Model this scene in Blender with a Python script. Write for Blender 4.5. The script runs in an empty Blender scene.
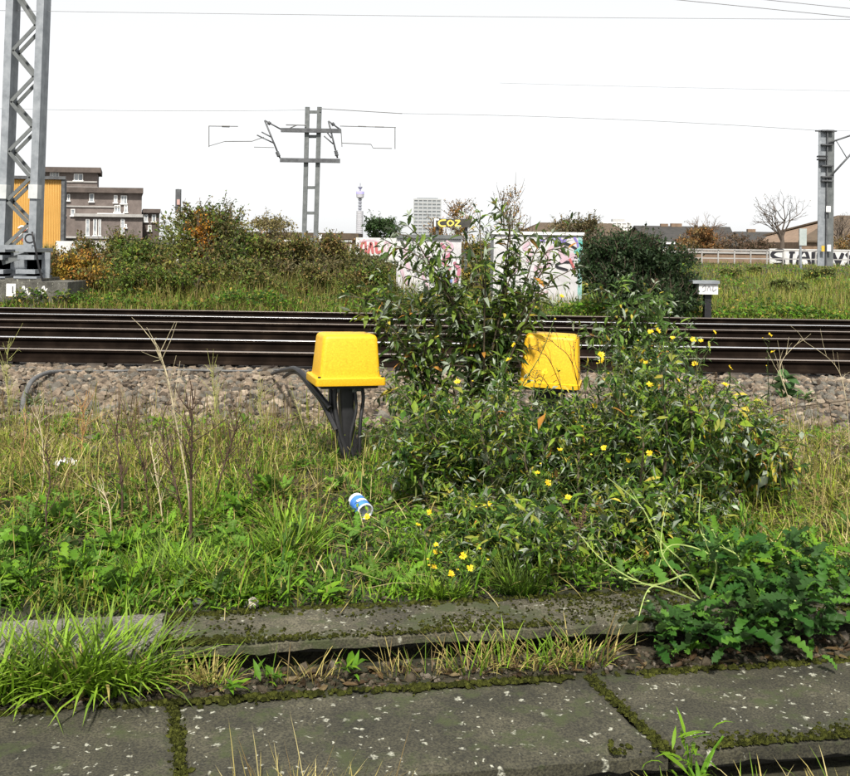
import bpy, math, random
import numpy as np
from math import radians as R, sin, cos, pi, sqrt

# ------------------------------------------------------------------ camera, sky, sun, exposure
SC = bpy.context.scene
COL = SC.collection
F = 1000.0            # focal length in photograph pixels (850 wide)
EYE = 1.6
ROLL = R(0.85)
cam_d = bpy.data.cameras.new('camera'); cam = bpy.data.objects.new('camera', cam_d); COL.objects.link(cam)
cam.location = (0, 0, EYE)
cam.rotation_euler = (R(90), 0, 0)
cam.rotation_mode = 'XYZ'
from mathutils import Matrix, Vector
cam.matrix_world = Matrix.Translation((0, 0, EYE)) @ Matrix.Rotation(R(90), 4, 'X') @ Matrix.Rotation(ROLL, 4, 'Z')
cam_d.sensor_width = 36; cam_d.lens = 36 * F / 850
cam_d.shift_y = -(388 - 243) / 850
cam_d.clip_start = 0.05; cam_d.clip_end = 9000
SC.camera = cam

SUN_EL, SUN_AZ = R(52), R(184)     # azimuth measured clockwise from +Y (view direction)
W = bpy.data.worlds.new('World'); SC.world = W; W.use_nodes = True
nt = W.node_tree; nt.nodes.clear()
sky = nt.nodes.new('ShaderNodeTexSky'); sky.sky_type = 'NISHITA'; sky.sun_disc = False
sky.sun_elevation = SUN_EL; sky.sun_rotation = SUN_AZ
sky.air_density = 1.0; sky.dust_density = 1.0; sky.ozone_density = 1.0
hs = nt.nodes.new('ShaderNodeHueSaturation'); hs.inputs['Saturation'].default_value = 0.10
hs.inputs['Value'].default_value = 1.0
bg = nt.nodes.new('ShaderNodeBackground'); bg.inputs['Strength'].default_value = 0.15
wo = nt.nodes.new('ShaderNodeOutputWorld')
cloud = nt.nodes.new('ShaderNodeMix'); cloud.data_type = 'RGBA'; cloud.inputs['Factor'].default_value = 0.72   # even bright overcast veil
cloud.inputs[7].default_value = (4.1, 4.15, 4.2, 1)
nt.links.new(sky.outputs[0], hs.inputs['Color']); nt.links.new(hs.outputs[0], cloud.inputs[6]); nt.links.new(cloud.outputs[2], bg.inputs['Color'])
nt.links.new(bg.outputs[0], wo.inputs['Surface'])

sun_d = bpy.data.lights.new('sun', 'SUN'); sun = bpy.data.objects.new('sun', sun_d); COL.objects.link(sun)
sun_d.energy = 4.7; sun_d.angle = R(5); sun_d.color = (1.0, 0.95, 0.87)
sd = Vector((sin(SUN_AZ) * cos(SUN_EL), cos(SUN_AZ) * cos(SUN_EL), sin(SUN_EL)))
sun.rotation_euler = sd.to_track_quat('Z', 'Y').to_euler(); sun.location = (0, -5, 20)

SC.view_settings.view_transform = 'Standard'; SC.view_settings.look = 'None'
SC.view_settings.exposure = 0.58; SC.view_settings.gamma = 1.0
SC.view_settings.use_curve_mapping = False
SC.render.engine = 'CYCLES'
SC.cycles.use_denoising = True
SC.cycles.max_bounces = 4; SC.cycles.diffuse_bounces = 2; SC.cycles.transmission_bounces = 3; SC.cycles.adaptive_threshold = .02

rng = np.random.default_rng(7)
random.seed(7)

# ------------------------------------------------------------------ picture -> place
def unroll(u, v):
    a, b = u - 425.0, v - 243.0
    return a * cos(ROLL) + b * sin(ROLL), -a * sin(ROLL) + b * cos(ROLL)
def at(u, v, Y):
    a, b = unroll(u, v)
    return np.array([a * Y / F, Y, EYE - b * Y / F])
def gp(u, v, z=0.1):
    a, b = unroll(u, v)
    Y = (EYE - z) * F / b
    return np.array([a * Y / F, Y, z])

# ------------------------------------------------------------------ smooth noise
_ph = rng.uniform(0, 6.28, (40, 2)); _dr = rng.uniform(0, 6.28, 40)
def noise(x, y, scale=1.0, k=0):
    s = 0.0
    for i in range(6):
        j = (i + k * 6) % 40; fq = scale * (1.0 + 0.62 * i)
        s = s + np.sin((x * cos(_dr[j]) + y * sin(_dr[j])) * fq + _ph[j, 0]) / (1 + 0.45 * i)
    return s / 3.0

YAW = R(10)                          # the paving rows turn this much away from the tracks
def uv_of(x, y): return x * cos(YAW) + y * sin(YAW), -x * sin(YAW) + y * cos(YAW)
def xy_of(u, v): return u * cos(YAW) - v * sin(YAW), u * sin(YAW) + v * cos(YAW)

def ground_z(x, y):
    x = np.asarray(x, float); y = np.asarray(y, float)
    u, v = uv_of(x, y)
    zn = np.interp(v, [2.90, 3.25, 3.45, 3.60, 3.74, 3.87, 3.98, 4.09, 4.4, 9.0],
                      [-.13, -.13, -.03, -.005, -.01, .0, .085, .105, .10, .09])
    zf = np.interp(y, [8.2, 8.8, 19.9, 20.6, 22, 60, 200, 600, 9000], [.09, -.06, -.06, .06, .14, .65, .7, .2, -3.0])
    w = np.clip((y - 8.0) / 0.3, 0, 1)
    z = zn * (1 - w) + zf * w
    amp = np.interp(y, [0, 4.3, 5.5, 8.0, 8.3, 20, 24, 40, 80], [.008, .008, .022, .02, 0, 0, .05, .12, .0])
    return z + amp * noise(x, y, 2.2, 1)

# ------------------------------------------------------------------ mesh helpers
def tag(o, label=None, cat=None, group=None, kind=None):
    if label: o['label'] = label
    if cat: o['category'] = cat
    if group: o['group'] = group
    if kind: o['kind'] = kind
    return o
def empty(name, loc=(0, 0, 0), label=None, cat=None, group=None):
    o = bpy.data.objects.new(name, None); COL.objects.link(o); o.location = [float(c) for c in loc]
    o.empty_display_size = 0.1
    return tag(o, label, cat, group)
def np_mesh(name, V, T, C=None, smooth=False):
    me = bpy.data.meshes.new(name)
    V = np.asarray(V, np.float32); T = np.asarray(T, np.int32)
    n, k = T.shape
    me.vertices.add(len(V)); me.vertices.foreach_set('co', V.ravel())
    me.loops.add(n * k); me.loops.foreach_set('vertex_index', T.ravel())
    me.polygons.add(n); me.polygons.foreach_set('loop_start', np.arange(0, n * k, k, dtype=np.int32))
    if C is not None:
        ca = me.color_attributes.new('col', 'FLOAT_COLOR', 'POINT')
        C4 = np.ones((len(V), 4), np.float32); C4[:, :3] = C
        ca.data.foreach_set('color', C4.ravel())
    me.update(calc_edges=True)
    me.polygons.foreach_set('use_smooth', np.full(n, bool(smooth)))
    return me
def link(name, me, mat=None, parent=None, loc=None):
    o = bpy.data.objects.new(name, me); COL.objects.link(o)
    if mat is not None and len(me.materials) == 0: me.materials.append(mat)
    if parent is not None: o.parent = parent
    if loc is not None: o.location = [float(c) for c in loc]
    return o

class Acc:
    """collects triangles (with a colour per point) for ONE part"""
    def __init__(s): s.V = []; s.T = []; s.C = []; s.n = 0
    def add(s, V, T, c=(.5, .5, .5)):
        V = np.asarray(V, float).reshape(-1, 3); T = np.asarray(T, int)
        if T.shape[1] == 4: T = np.vstack([T[:, [0, 1, 2]], T[:, [0, 2, 3]]])
        c = np.asarray(c, float)
        if c.ndim == 1: c = np.tile(c, (len(V), 1))
        s.V.append(V); s.T.append(T + s.n); s.C.append(c); s.n += len(V)
        return s
    def box(s, c, size, rot=None, col=(.5, .5, .5)):
        hx, hy, hz = [q / 2 for q in size]
        v = np.array([[x, y, z] for z in (-hz, hz) for y in (-hy, hy) for x in (-hx, hx)])
        if rot is not None: v = v @ np.asarray(rot).T
        return s.add(v + np.asarray(c), [[0, 2, 3, 1], [4, 5, 7, 6], [0, 1, 5, 4], [2, 6, 7, 3], [0, 4, 6, 2], [1, 3, 7, 5]], col)
    def bar(s, p, q, w, h, col=(.5, .5, .5)):
        """rectangular bar from p to q; w along the horizontal side, h along the other"""
        p = np.asarray(p, float); q = np.asarray(q, float); d = q - p; L = np.linalg.norm(d); d /= L
        up = np.array([0, 0, 1.]) if abs(d[2]) < .95 else np.array([0, 1., 0])
        a = np.cross(d, up); a /= np.linalg.norm(a); b = np.cross(a, d)
        return s.box((p + q) / 2, (L, w, h), np.stack([d, a, b], 1), col)
    def tube(s, pts, r, sides=6, col=(.5, .5, .5), cap=True):
        pts = np.asarray(pts, float); n = len(pts)
        r = np.broadcast_to(np.asarray(r, float), (n,))
        t = np.gradient(pts, axis=0); t /= np.linalg.norm(t, axis=1)[:, None] + 1e-12
        ref = np.array([0, 0, 1.]) if abs(t[:, 2]).mean() < .8 else np.array([1., 0.1, 0])
        a = np.cross(t, ref); a /= np.linalg.norm(a, axis=1)[:, None] + 1e-12; b = np.cross(a, t)
        an = np.arange(sides) * 2 * pi / sides
        V = pts[:, None] + r[:, None, None] * (np.cos(an)[None, :, None] * a[:, None] + np.sin(an)[None, :, None] * b[:, None])
        i = np.arange(n - 1)[:, None] * sides; j = np.arange(sides)[None]; j2 = (j + 1) % sides
        Q = np.stack([i + j, i + j2, i + sides + j2, i + sides + j], -1).reshape(-1, 4)
        V = V.reshape(-1, 3)
        T = np.vstack([Q[:, [0, 1, 2]], Q[:, [0, 2, 3]]])
        if cap:
            V = np.vstack([V, pts[:1], pts[-1:]]); m = n * sides
            c0 = [[m, (q + 1) % sides, q] for q in range(sides)]
            c1 = [[m + 1, (n - 1) * sides + q, (n - 1) * sides + (q + 1) % sides] for q in range(sides)]
            T = np.vstack([T, c0, c1])
        return s.add(V, T, col)
    def lathe(s, prof, sides=16, c=(0, 0, 0), col=(.5, .5, .5)):
        prof = np.asarray(prof, float)
        an = np.arange(sides) * 2 * pi / sides
        V = np.stack([prof[:, None, 0] * np.cos(an), prof[:, None, 0] * np.sin(an), np.repeat(prof[:, 1:2], sides, 1)], -1).reshape(-1, 3)
        n = len(prof); i = np.arange(n - 1)[:, None] * sides; j = np.arange(sides)[None]; j2 = (j + 1) % sides
        Q = np.stack([i + j, i + j2, i + sides + j2, i + sides + j], -1).reshape(-1, 4)
        return s.add(V + np.asarray(c), Q, col)
    def scatter(s, tv, tt, pos, M, scale, col):
        """template tv/tt at pos with 3x3 frames M, scale (k,) or (k,3), colour (k,3)"""
        k = len(pos)
        if k == 0: return s
        scale = np.asarray(scale, float)
        if scale.ndim == 1: scale = scale[:, None]
        L = tv[None] * scale[:, None, :]
        V = np.einsum('kij,knj->kni', M, L) + np.asarray(pos)[:, None]
        T = (np.asarray(tt)[None] + (np.arange(k) * len(tv))[:, None, None]).reshape(-1, 3)
        return s.add(V.reshape(-1, 3), T, np.repeat(np.asarray(col), len(tv), 0))
    def build(s, name, mat, parent=None, smooth=False, loc=None, kind=None):
        V = np.vstack(s.V)
        if loc is not None: V = V - np.asarray(loc)
        o = link(name, np_mesh(name, V, np.vstack(s.T), np.vstack(s.C), smooth), mat, parent, loc)
        if kind: o['kind'] = kind
        return o
def acc(): return Acc()
def frames(d, up=None, spin=None):
    """frames whose x axis is d and whose z axis is as near to up as can be"""
    d = np.asarray(d, float); d = d / (np.linalg.norm(d, axis=1)[:, None] + 1e-12)
    up = np.tile([0, 0, 1.], (len(d), 1)) if up is None else np.asarray(up, float)
    y = np.cross(up, d); ln = np.linalg.norm(y, axis=1)[:, None]
    y = np.where(ln < 1e-3, np.array([0, 1., 0]), y / (ln + 1e-9)); z = np.cross(d, y)
    if spin is not None:
        c, s_ = np.cos(spin)[:, None], np.sin(spin)[:, None]
        y, z = c * y + s_ * z, -s_ * y + c * z
    return np.stack([d, y, z], -1)
def spline(P, n=24):
    P = np.asarray(P, float); m = len(P)
    Q = np.vstack([2 * P[0] - P[1], P, 2 * P[-1] - P[-2]])
    out = []
    for t in np.linspace(0, m - 1 - 1e-6, n):
        i = int(t); f = t - i; p0, p1, p2, p3 = Q[i:i + 4]
        out.append(.5 * (2 * p1 + (p2 - p0) * f + (2 * p0 - 5 * p1 + 4 * p2 - p3) * f * f + (3 * p1 - p0 - 3 * p2 + p3) * f ** 3))
    return np.array(out)
def rotz(a): return np.array([[cos(a), -sin(a), 0], [sin(a), cos(a), 0], [0, 0, 1.]])
def child_of(me_obj, parent):
    me_obj.parent = parent

# ------------------------------------------------------------------ materials
def new_mat(name):
    m = bpy.data.materials.new(name); m.use_nodes = True
    return m, m.node_tree.nodes, m.node_tree.links, m.node_tree.nodes['Principled BSDF']
def ramp(N, stops):
    r = N.new('ShaderNodeValToRGB'); e = r.color_ramp.elements
    while len(e) > 1: e.remove(e[-1])
    e[0].position = stops[0][0]; e[0].color = (*stops[0][1], 1)
    for p, c in stops[1:]:
        q = e.new(p); q.color = (*c, 1)
    return r
def noise_mat(name, stops, scale=8, rough=.8, detail=8, bump=.0, bscale=60, metal=0, rough2=None, spec=.4, distort=0):
    m, N, L, b = new_mat(name)
    tc = N.new('ShaderNodeTexCoord')
    n = N.new('ShaderNodeTexNoise'); n.inputs['Scale'].default_value = scale; n.inputs['Detail'].default_value = detail
    n.inputs['Roughness'].default_value = .62; n.inputs['Distortion'].default_value = distort
    L.new(tc.outputs['Object'], n.inputs['Vector'])
    r = ramp(N, stops); L.new(n.outputs['Fac'], r.inputs['Fac']); L.new(r.outputs['Color'], b.inputs['Base Color'])
    b.inputs['Roughness'].default_value = rough; b.inputs['Metallic'].default_value = metal
    b.inputs['Specular IOR Level'].default_value = spec
    if bump:
        n2 = N.new('ShaderNodeTexNoise'); n2.inputs['Scale'].default_value = bscale; n2.inputs['Detail'].default_value = 6
        L.new(tc.outputs['Object'], n2.inputs['Vector'])
        bp = N.new('ShaderNodeBump'); bp.inputs['Strength'].default_value = bump; bp.inputs['Distance'].default_value = .01
        L.new(n2.outputs['Fac'], bp.inputs['Height']); L.new(bp.outputs['Normal'], b.inputs['Normal'])
    return m
def attr_mat(name, rough=.55, trans=.0, spec=.3, noise_amt=.25, nscale=40, under=0.0, bump=0):
    """colour comes from the thing's own point colours; thin leaves let light through"""
    m, N, L, b = new_mat(name)
    a = N.new('ShaderNodeAttribute'); a.attribute_name = 'col'
    tc = N.new('ShaderNodeTexCoord')
    n = N.new('ShaderNodeTexNoise'); n.inputs['Scale'].default_value = nscale; n.inputs['Detail'].default_value = 3
    L.new(tc.outputs['Object'], n.inputs['Vector'])
    mr = N.new('ShaderNodeMapRange'); mr.inputs['From Min'].default_value = .3; mr.inputs['From Max'].default_value = .7
    mr.inputs['To Min'].default_value = 1 - noise_amt; mr.inputs['To Max'].default_value = 1 + noise_amt
    L.new(n.outputs['Fac'], mr.inputs['Value'])
    mx = N.new('ShaderNodeMix'); mx.data_type = 'RGBA'; mx.blend_type = 'MULTIPLY'; mx.inputs['Factor'].default_value = 1
    L.new(a.outputs['Color'], mx.inputs[6]); L.new(mr.outputs['Result'], mx.inputs[7])
    col = mx.outputs[2]
    if under:
        g = N.new('ShaderNodeNewGeometry'); m2 = N.new('ShaderNodeMix'); m2.data_type = 'RGBA'
        mu = N.new('ShaderNodeMath'); mu.operation = 'MULTIPLY'; mu.inputs[1].default_value = under
        L.new(g.outputs['Backfacing'], mu.inputs[0]); L.new(mu.outputs[0], m2.inputs['Factor'])
        L.new(col, m2.inputs[6]); m2.inputs[7].default_value = (.16, .20, .12, 1); col = m2.outputs[2]
    L.new(col, b.inputs['Base Color']); b.inputs['Roughness'].default_value = rough
    b.inputs['Specular IOR Level'].default_value = spec
    if bump:
        bp = N.new('ShaderNodeBump'); bp.inputs['Strength'].default_value = bump; bp.inputs['Distance'].default_value = .004
        L.new(n.outputs['Fac'], bp.inputs['Height']); L.new(bp.outputs['Normal'], b.inputs['Normal'])
    if trans:
        t = N.new('ShaderNodeBsdfTranslucent'); L.new(col, t.inputs['Color'])
        ms = N.new('ShaderNodeMixShader'); ms.inputs[0].default_value = trans
        out = N['Material Output']
        L.new(b.outputs[0], ms.inputs[1]); L.new(t.outputs[0], ms.inputs[2]); L.new(ms.outputs[0], out.inputs['Surface'])
    return m

M = {}
M['leaf'] = attr_mat('leaf', .55, .28, .18, .2, 60, .25)
M['grass'] = attr_mat('grass', .6, .25, .18, .15, 30)
M['bark'] = attr_mat('bark', .8, 0, .2, .3, 60)
M['stone'] = attr_mat('ballast stone', .85, 0, .25, .28, 45, bump=.5)
M['moss'] = attr_mat('moss', .95, 0, .05, .45, 250, bump=1)
M['plain'] = attr_mat('painted', .6, 0, .3, .08, 6)
M['petal'] = attr_mat('petal', .5, .25, .3, .1, 80)
M['steel'] = noise_mat('galvanised steel', [(.25, (.16, .175, .19)), (.5, (.25, .27, .29)), (.75, (.34, .36, .38))], 5, .55, 8, .1, 40, .25)
M['steel_dark'] = noise_mat('weathered steel', [(.3, (.05, .05, .055)), (.6, (.11, .115, .12)), (.8, (.16, .16, .165))], 4, .6, 8, .1, 40, .2)
M['steel_mid'] = noise_mat('dull grey steel', [(.3, (.09, .10, .10)), (.6, (.15, .16, .16)), (.8, (.21, .215, .215))], 4, .6, 8, .1, 40, .2)
M['black'] = noise_mat('black plastic', [(.3, (.010, .010, .011)), (.7, (.022, .022, .024))], 12, .5, 6, .1, 90)
M['wire'] = noise_mat('wire', [(.3, (.12, .12, .12)), (.7, (.2, .2, .2))], 2, .5)
M['white'] = noise_mat('white paint', [(.3, (.62, .62, .60)), (.7, (.80, .80, .78))], 6, .5)
M['sleeper'] = noise_mat('sleeper concrete', [(.3, (.035, .028, .022)), (.7, (.09, .075, .06))], 7, .9, 8, .3, 60)
M['trunk'] = noise_mat('twig bark', [(.3, (.05, .04, .03)), (.7, (.13, .105, .08))], 20, .85)

def concrete_mat(name, dark, mid, light, lichen=.62, moss=.6):
    """weathered paving: blotches, pale lichen spots with an outline of their own, moss stains"""
    m, N, L, b = new_mat(name)
    g = N.new('ShaderNodeNewGeometry')
    n = N.new('ShaderNodeTexNoise'); n.inputs['Scale'].default_value = 3.5; n.inputs['Detail'].default_value = 10; n.inputs['Roughness'].default_value = .68
    L.new(g.outputs['Position'], n.inputs['Vector'])
    r = ramp(N, [(.30, dark), (.5, mid), (.72, light)]); L.new(n.outputs['Fac'], r.inputs['Fac'])
    f = N.new('ShaderNodeTexNoise'); f.inputs['Scale'].default_value = 130; f.inputs['Detail'].default_value = 4
    L.new(g.outputs['Position'], f.inputs['Vector'])
    fr = ramp(N, [(.35, (.40, .40, .40)), (.65, (1.55, 1.55, 1.55))]); L.new(f.outputs['Fac'], fr.inputs['Fac'])
    mu = N.new('ShaderNodeMix'); mu.data_type = 'RGBA'; mu.blend_type = 'MULTIPLY'; mu.inputs['Factor'].default_value = 1
    L.new(r.outputs['Color'], mu.inputs[6]); L.new(fr.outputs['Color'], mu.inputs[7])
    # lichen
    w = N.new('ShaderNodeTexNoise'); w.inputs['Scale'].default_value = 38; w.inputs['Detail'].default_value = 4
    L.new(g.outputs['Position'], w.inputs['Vector'])
    vm = N.new('ShaderNodeVectorMath'); vm.operation = 'MULTIPLY_ADD'; vm.inputs[1].default_value = (.05, .05, .05)
    L.new(w.outputs['Color'], vm.inputs[0]); L.new(g.outputs['Position'], vm.inputs[2])
    def spots(scale, rad, thr, kseed):
        v = N.new('ShaderNodeTexVoronoi'); v.inputs['Scale'].default_value = scale; v.voronoi_dimensions = '2D'
        ad = N.new('ShaderNodeVectorMath'); ad.operation = 'ADD'; ad.inputs[1].default_value = (kseed, kseed * .7, 0)
        L.new(vm.outputs[0], ad.inputs[0]); L.new(ad.outputs[0], v.inputs['Vector'])
        sp = N.new('ShaderNodeSeparateColor'); L.new(v.outputs['Color'], sp.inputs[0])
        on = N.new('ShaderNodeMath'); on.operation = 'GREATER_THAN'; on.inputs[1].default_value = thr; L.new(sp.outputs[0], on.inputs[0])
        rs = N.new('ShaderNodeMath'); rs.operation = 'MULTIPLY'; rs.inputs[1].default_value = rad; L.new(sp.outputs[1], rs.inputs[0])
        df = N.new('ShaderNodeMath'); df.operation = 'SUBTRACT'; L.new(rs.outputs[0], df.inputs[0]); L.new(v.outputs['Distance'], df.inputs[1])
        sm = N.new('ShaderNodeMapRange'); sm.inputs['From Min'].default_value = 0; sm.inputs['From Max'].default_value = .13; L.new(df.outputs[0], sm.inputs['Value'])
        o = N.new('ShaderNodeMath'); o.operation = 'MULTIPLY'; L.new(sm.outputs[0], o.inputs[0]); L.new(on.outputs[0], o.inputs[1])
        return o
    s1, s2 = spots(18, .27, lichen, 3.1), spots(44, .34, lichen + .06, 9.7)
    mxs = N.new('ShaderNodeMath'); mxs.operation = 'MAXIMUM'; L.new(s1.outputs[0], mxs.inputs[0]); L.new(s2.outputs[0], mxs.inputs[1])
    ml = N.new('ShaderNodeMath'); ml.operation = 'MULTIPLY'; L.new(mxs.outputs[0], ml.inputs[0])
    lr = ramp(N, [(.36, (.15, .15, .15)), (.56, (1, 1, 1))]); L.new(f.outputs['Fac'], lr.inputs['Fac']); L.new(lr.outputs['Color'], ml.inputs[1])
    x1 = N.new('ShaderNodeMix'); x1.data_type = 'RGBA'; L.new(ml.outputs[0], x1.inputs['Factor']); L.new(mu.outputs[2], x1.inputs[6]); x1.inputs[7].default_value = (.36, .36, .29, 1)
    # green film
    n3 = N.new('ShaderNodeTexNoise'); n3.inputs['Scale'].default_value = 6; n3.inputs['Detail'].default_value = 9; n3.inputs['Roughness'].default_value = .7
    L.new(g.outputs['Position'], n3.inputs['Vector'])
    r3 = ramp(N, [(moss, (0, 0, 0)), (moss + .12, (.85, .85, .85))]); L.new(n3.outputs['Fac'], r3.inputs['Fac'])
    x2 = N.new('ShaderNodeMix'); x2.data_type = 'RGBA'; L.new(r3.outputs['Color'], x2.inputs['Factor']); L.new(x1.outputs[2], x2.inputs[6]); x2.inputs[7].default_value = (.035, .045, .012, 1)
    L.new(x2.outputs[2], b.inputs['Base Color']); b.inputs['Roughness'].default_value = .88
    bp = N.new('ShaderNodeBump'); bp.inputs['Strength'].default_value = .55; bp.inputs['Distance'].default_value = .006
    L.new(f.outputs['Fac'], bp.inputs['Height']); L.new(bp.outputs['Normal'], b.inputs['Normal'])
    return m
M['slab'] = concrete_mat('lichen spotted slab', (.013, .0125, .007), (.035, .0325, .019), (.070, .064, .040), .74, .52)
M['kerb'] = concrete_mat('mossy kerb slab', (.020, .018, .010), (.054, .049, .030), (.115, .104, .068), .74, .49)
M['kerb_pale'] = concrete_mat('pale kerb stone', (.07, .066, .052), (.13, .124, .10), (.20, .19, .16), .8, .56)
M['plinth'] = concrete_mat('old plinth concrete', (.035, .034, .028), (.075, .072, .06), (.16, .155, .135), .5, .62)
M['riser'] = noise_mat('dark riser', [(.3, (.02, .019, .015)), (.7, (.06, .055, .045))], 9, .9, 8, .4, 50)

def soil_mat():
    m, N, L, b = new_mat('soil')
    g = N.new('ShaderNodeNewGeometry')
    n = N.new('ShaderNodeTexNoise'); n.inputs['Scale'].default_value = 2.2; n.inputs['Detail'].default_value = 12; n.inputs['Roughness'].default_value = .7
    L.new(g.outputs['Position'], n.inputs['Vector'])
    r = ramp(N, [(.3, (.010, .009, .004)), (.45, (.022, .024, .008)), (.56, (.034, .029, .014)), (.72, (.06, .05, .03))])
    L.new(n.outputs['Fac'], r.inputs['Fac']); L.new(r.outputs['Color'], b.inputs['Base Color']); b.inputs['Roughness'].default_value = .95
    f = N.new('ShaderNodeTexNoise'); f.inputs['Scale'].default_value = 45; f.inputs['Detail'].default_value = 6; L.new(g.outputs['Position'], f.inputs['Vector'])
    bp = N.new('ShaderNodeBump'); bp.inputs['Strength'].default_value = .9; bp.inputs['Distance'].default_value = .03
    L.new(f.outputs['Fac'], bp.inputs['Height']); L.new(bp.outputs['Normal'], b.inputs['Normal'])
    return m
M['soil'] = soil_mat()

# ================================================================== THE SETTING
def axis(a):
    out = [a[0][0]]
    for lo, hi, st in a:
        n = max(1, int(round((hi - lo) / st)))
        out += list(np.linspace(lo, hi, n + 1)[1:])
    return np.array(out)
gx = axis([(-6000, -600, 900), (-600, -60, 60), (-60, -12, 4), (-12, -5, .5), (-5, 5, .075), (5, 12, .5), (12, 60, 4), (60, 600, 60), (600, 6000, 900)])
gy = axis([(-40, 0, 8), (0, 2.2, .4), (2.2, 8.9, .06), (8.9, 20, .8), (20, 30, .4), (30, 70, 2), (70, 200, 15), (200, 1000, 100), (1000, 8000, 700)])
X, Y = np.meshgrid(gx, gy); Z = ground_z(X, Y)
nx, ny = len(gx), len(gy)
i = np.arange(ny - 1)[:, None] * nx + np.arange(nx - 1)[None]
Q = np.stack([i, i + 1, i + nx + 1, i + nx], -1).reshape(-1, 4)
g = link('ground', np_mesh('ground', np.stack([X, Y, Z], -1).reshape(-1, 3), Q, None, True), M['soil']); tag(g, kind='structure')

# ---- the paving rows: each slab a piece of its own
def slab(corners, z, th, seed, name, mat, parent, n=40, m=12, over=.0):
    """corners in paving (u,v): A(front left) B(front right) C(back right) D(back left)"""
    A, B, C, D = [np.array(c, float) for c in corners]
    s = np.linspace(0, 1, n); t = np.linspace(0, 1, m)
    S, T_ = np.meshgrid(s, t)
    P = ((1 - S) * (1 - T_))[..., None] * A + (S * (1 - T_))[..., None] * B + (S * T_)[..., None] * C + ((1 - S) * T_)[..., None] * D
    rg = np.random.default_rng(seed)
    edge = np.minimum(np.minimum(S, 1 - S) * np.linalg.norm(B - A), np.minimum(T_, 1 - T_) * np.linalg.norm(D - A))
    zz = z + .0025 * noise(P[..., 0] * 3, P[..., 1] * 3, 2.0, seed % 5) + .0015 * rg.standard_normal(S.shape)
    rim = edge < 1e-6
    zz = np.where(rim, zz - .009 - .008 * rg.random(S.shape) ** 2, zz)
    chip = rim[...] * (rg.random(S.shape) ** 3)[...] * .012
    cen = (A + B + C + D) / 4
    dirn = cen - P; dirn /= np.linalg.norm(dirn, axis=-1, keepdims=True)
    P = P + dirn * (chip * 1.0)[..., None]
    x, y = xy_of(P[..., 0], P[..., 1])
    V = np.stack([x, y, zz], -1).reshape(-1, 3)
    i = np.arange(m - 1)[:, None] * n + np.arange(n - 1)[None]
    Qd = [np.stack([i, i + 1, i + n + 1, i + n], -1).reshape(-1, 4)]
    ring = list(range(0, n)) + [k * n + n - 1 for k in range(1, m)] + [(m - 1) * n + k for k in range(n - 2, -1, -1)] + [k * n for k in range(m - 2, 0, -1)]
    r0 = V[ring]; b1 = r0.copy(); b1[:, 2] = z - th + .004 * rg.standard_normal(len(ring))
    k = len(ring); base = len(V); V = np.vstack([V, b1])
    q = [[ring[j], base + j, base + (j + 1) % k, ring[(j + 1) % k]] for j in range(k)]
    Qd.append(np.array(q))
    V = np.vstack([V, [[*xy_of(*cen), z - th]]])
    T2 = [[base + (j + 1) % k, base + j, len(V) - 1, len(V) - 1] for j in range(k)]
    Tri = np.vstack([np.vstack([q_[:, [0, 1, 2]], q_[:, [0, 2, 3]]]) for q_ in Qd] + [np.array(T2)[:, :3]])
    return link(name, np_mesh(name, V, Tri, None, False), mat, parent)

pav = acc()
for (u0, u1, v0, v1, z0, z1) in [(-4.2, 5.4, 3.10, 3.52, -.25, -.052), (-4.2, 5.4, 3.885, 4.03, -.10, .075)]:
    x0, y0 = xy_of((u0 + u1) / 2, (v0 + v1) / 2)
    pav.box((x0, y0, (z0 + z1) / 2), (u1 - u0, v1 - v0, z1 - z0), rotz(YAW))
pavement = pav.build('pavement', M['riser']); tag(pavement, kind='structure')
LU = [-4.75, -3.24, -1.72, -.20, 1.305, 2.80, 4.3, 5.8]
for a, b in zip(LU[:-1], LU[1:]):
    sk = .035
    slab([(a + sk + .006, 2.975), (b + sk - .006, 2.985), (b - sk - .006, 3.575), (a - sk + .006, 3.565)], 0.004 * sin(a * 7), .052, int(a * 10) + 60, 'slab', M['slab'], pavement)
UU = [-4.6, -2.15, -.30, 2.05, 4.3, 5.9]
for q, (a, b) in enumerate(zip(UU[:-1], UU[1:])):
    dz = .0 if q != 1 else .012
    slab([(a + .004, 3.735), (b - .004, 3.735), (b - .004, 4.065), (a + .004, 4.075)], 0.118 + dz, .040 if q > 1 else .105, 90 + q, 'kerb_slab', M['kerb_pale'] if q < 2 else M['kerb'], pavement)

# ---- the track bed
bed = noise_mat('track bed', [(.3, (.010, .007, .005)), (.6, (.022, .016, .011)), (.8, (.04, .03, .022))], 5, .95, 8, .8, 40)
by = np.array([8.25, 8.6, 9.2, 10.5, 11.6, 12.0, 15, 19.3, 20.3, 21.2]); bz = np.array([.02, .05, .055, .055, .06, .05, .045, .05, .075, .03])
V = []; xs = np.linspace(-120, 120, 121)
for yy, zz in zip(by, bz): V += [[x, yy, zz + .012 * noise(x, yy, 3, 2)] for x in xs]
n = len(xs); i = np.arange(len(by) - 1)[:, None] * n + np.arange(n - 1)[None]
o = link('ballast_bed', np_mesh('ballast_bed', V, np.stack([i, i + 1, i + n + 1, i + n], -1).reshape(-1, 4)), bed); tag(o, kind='structure')

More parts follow.
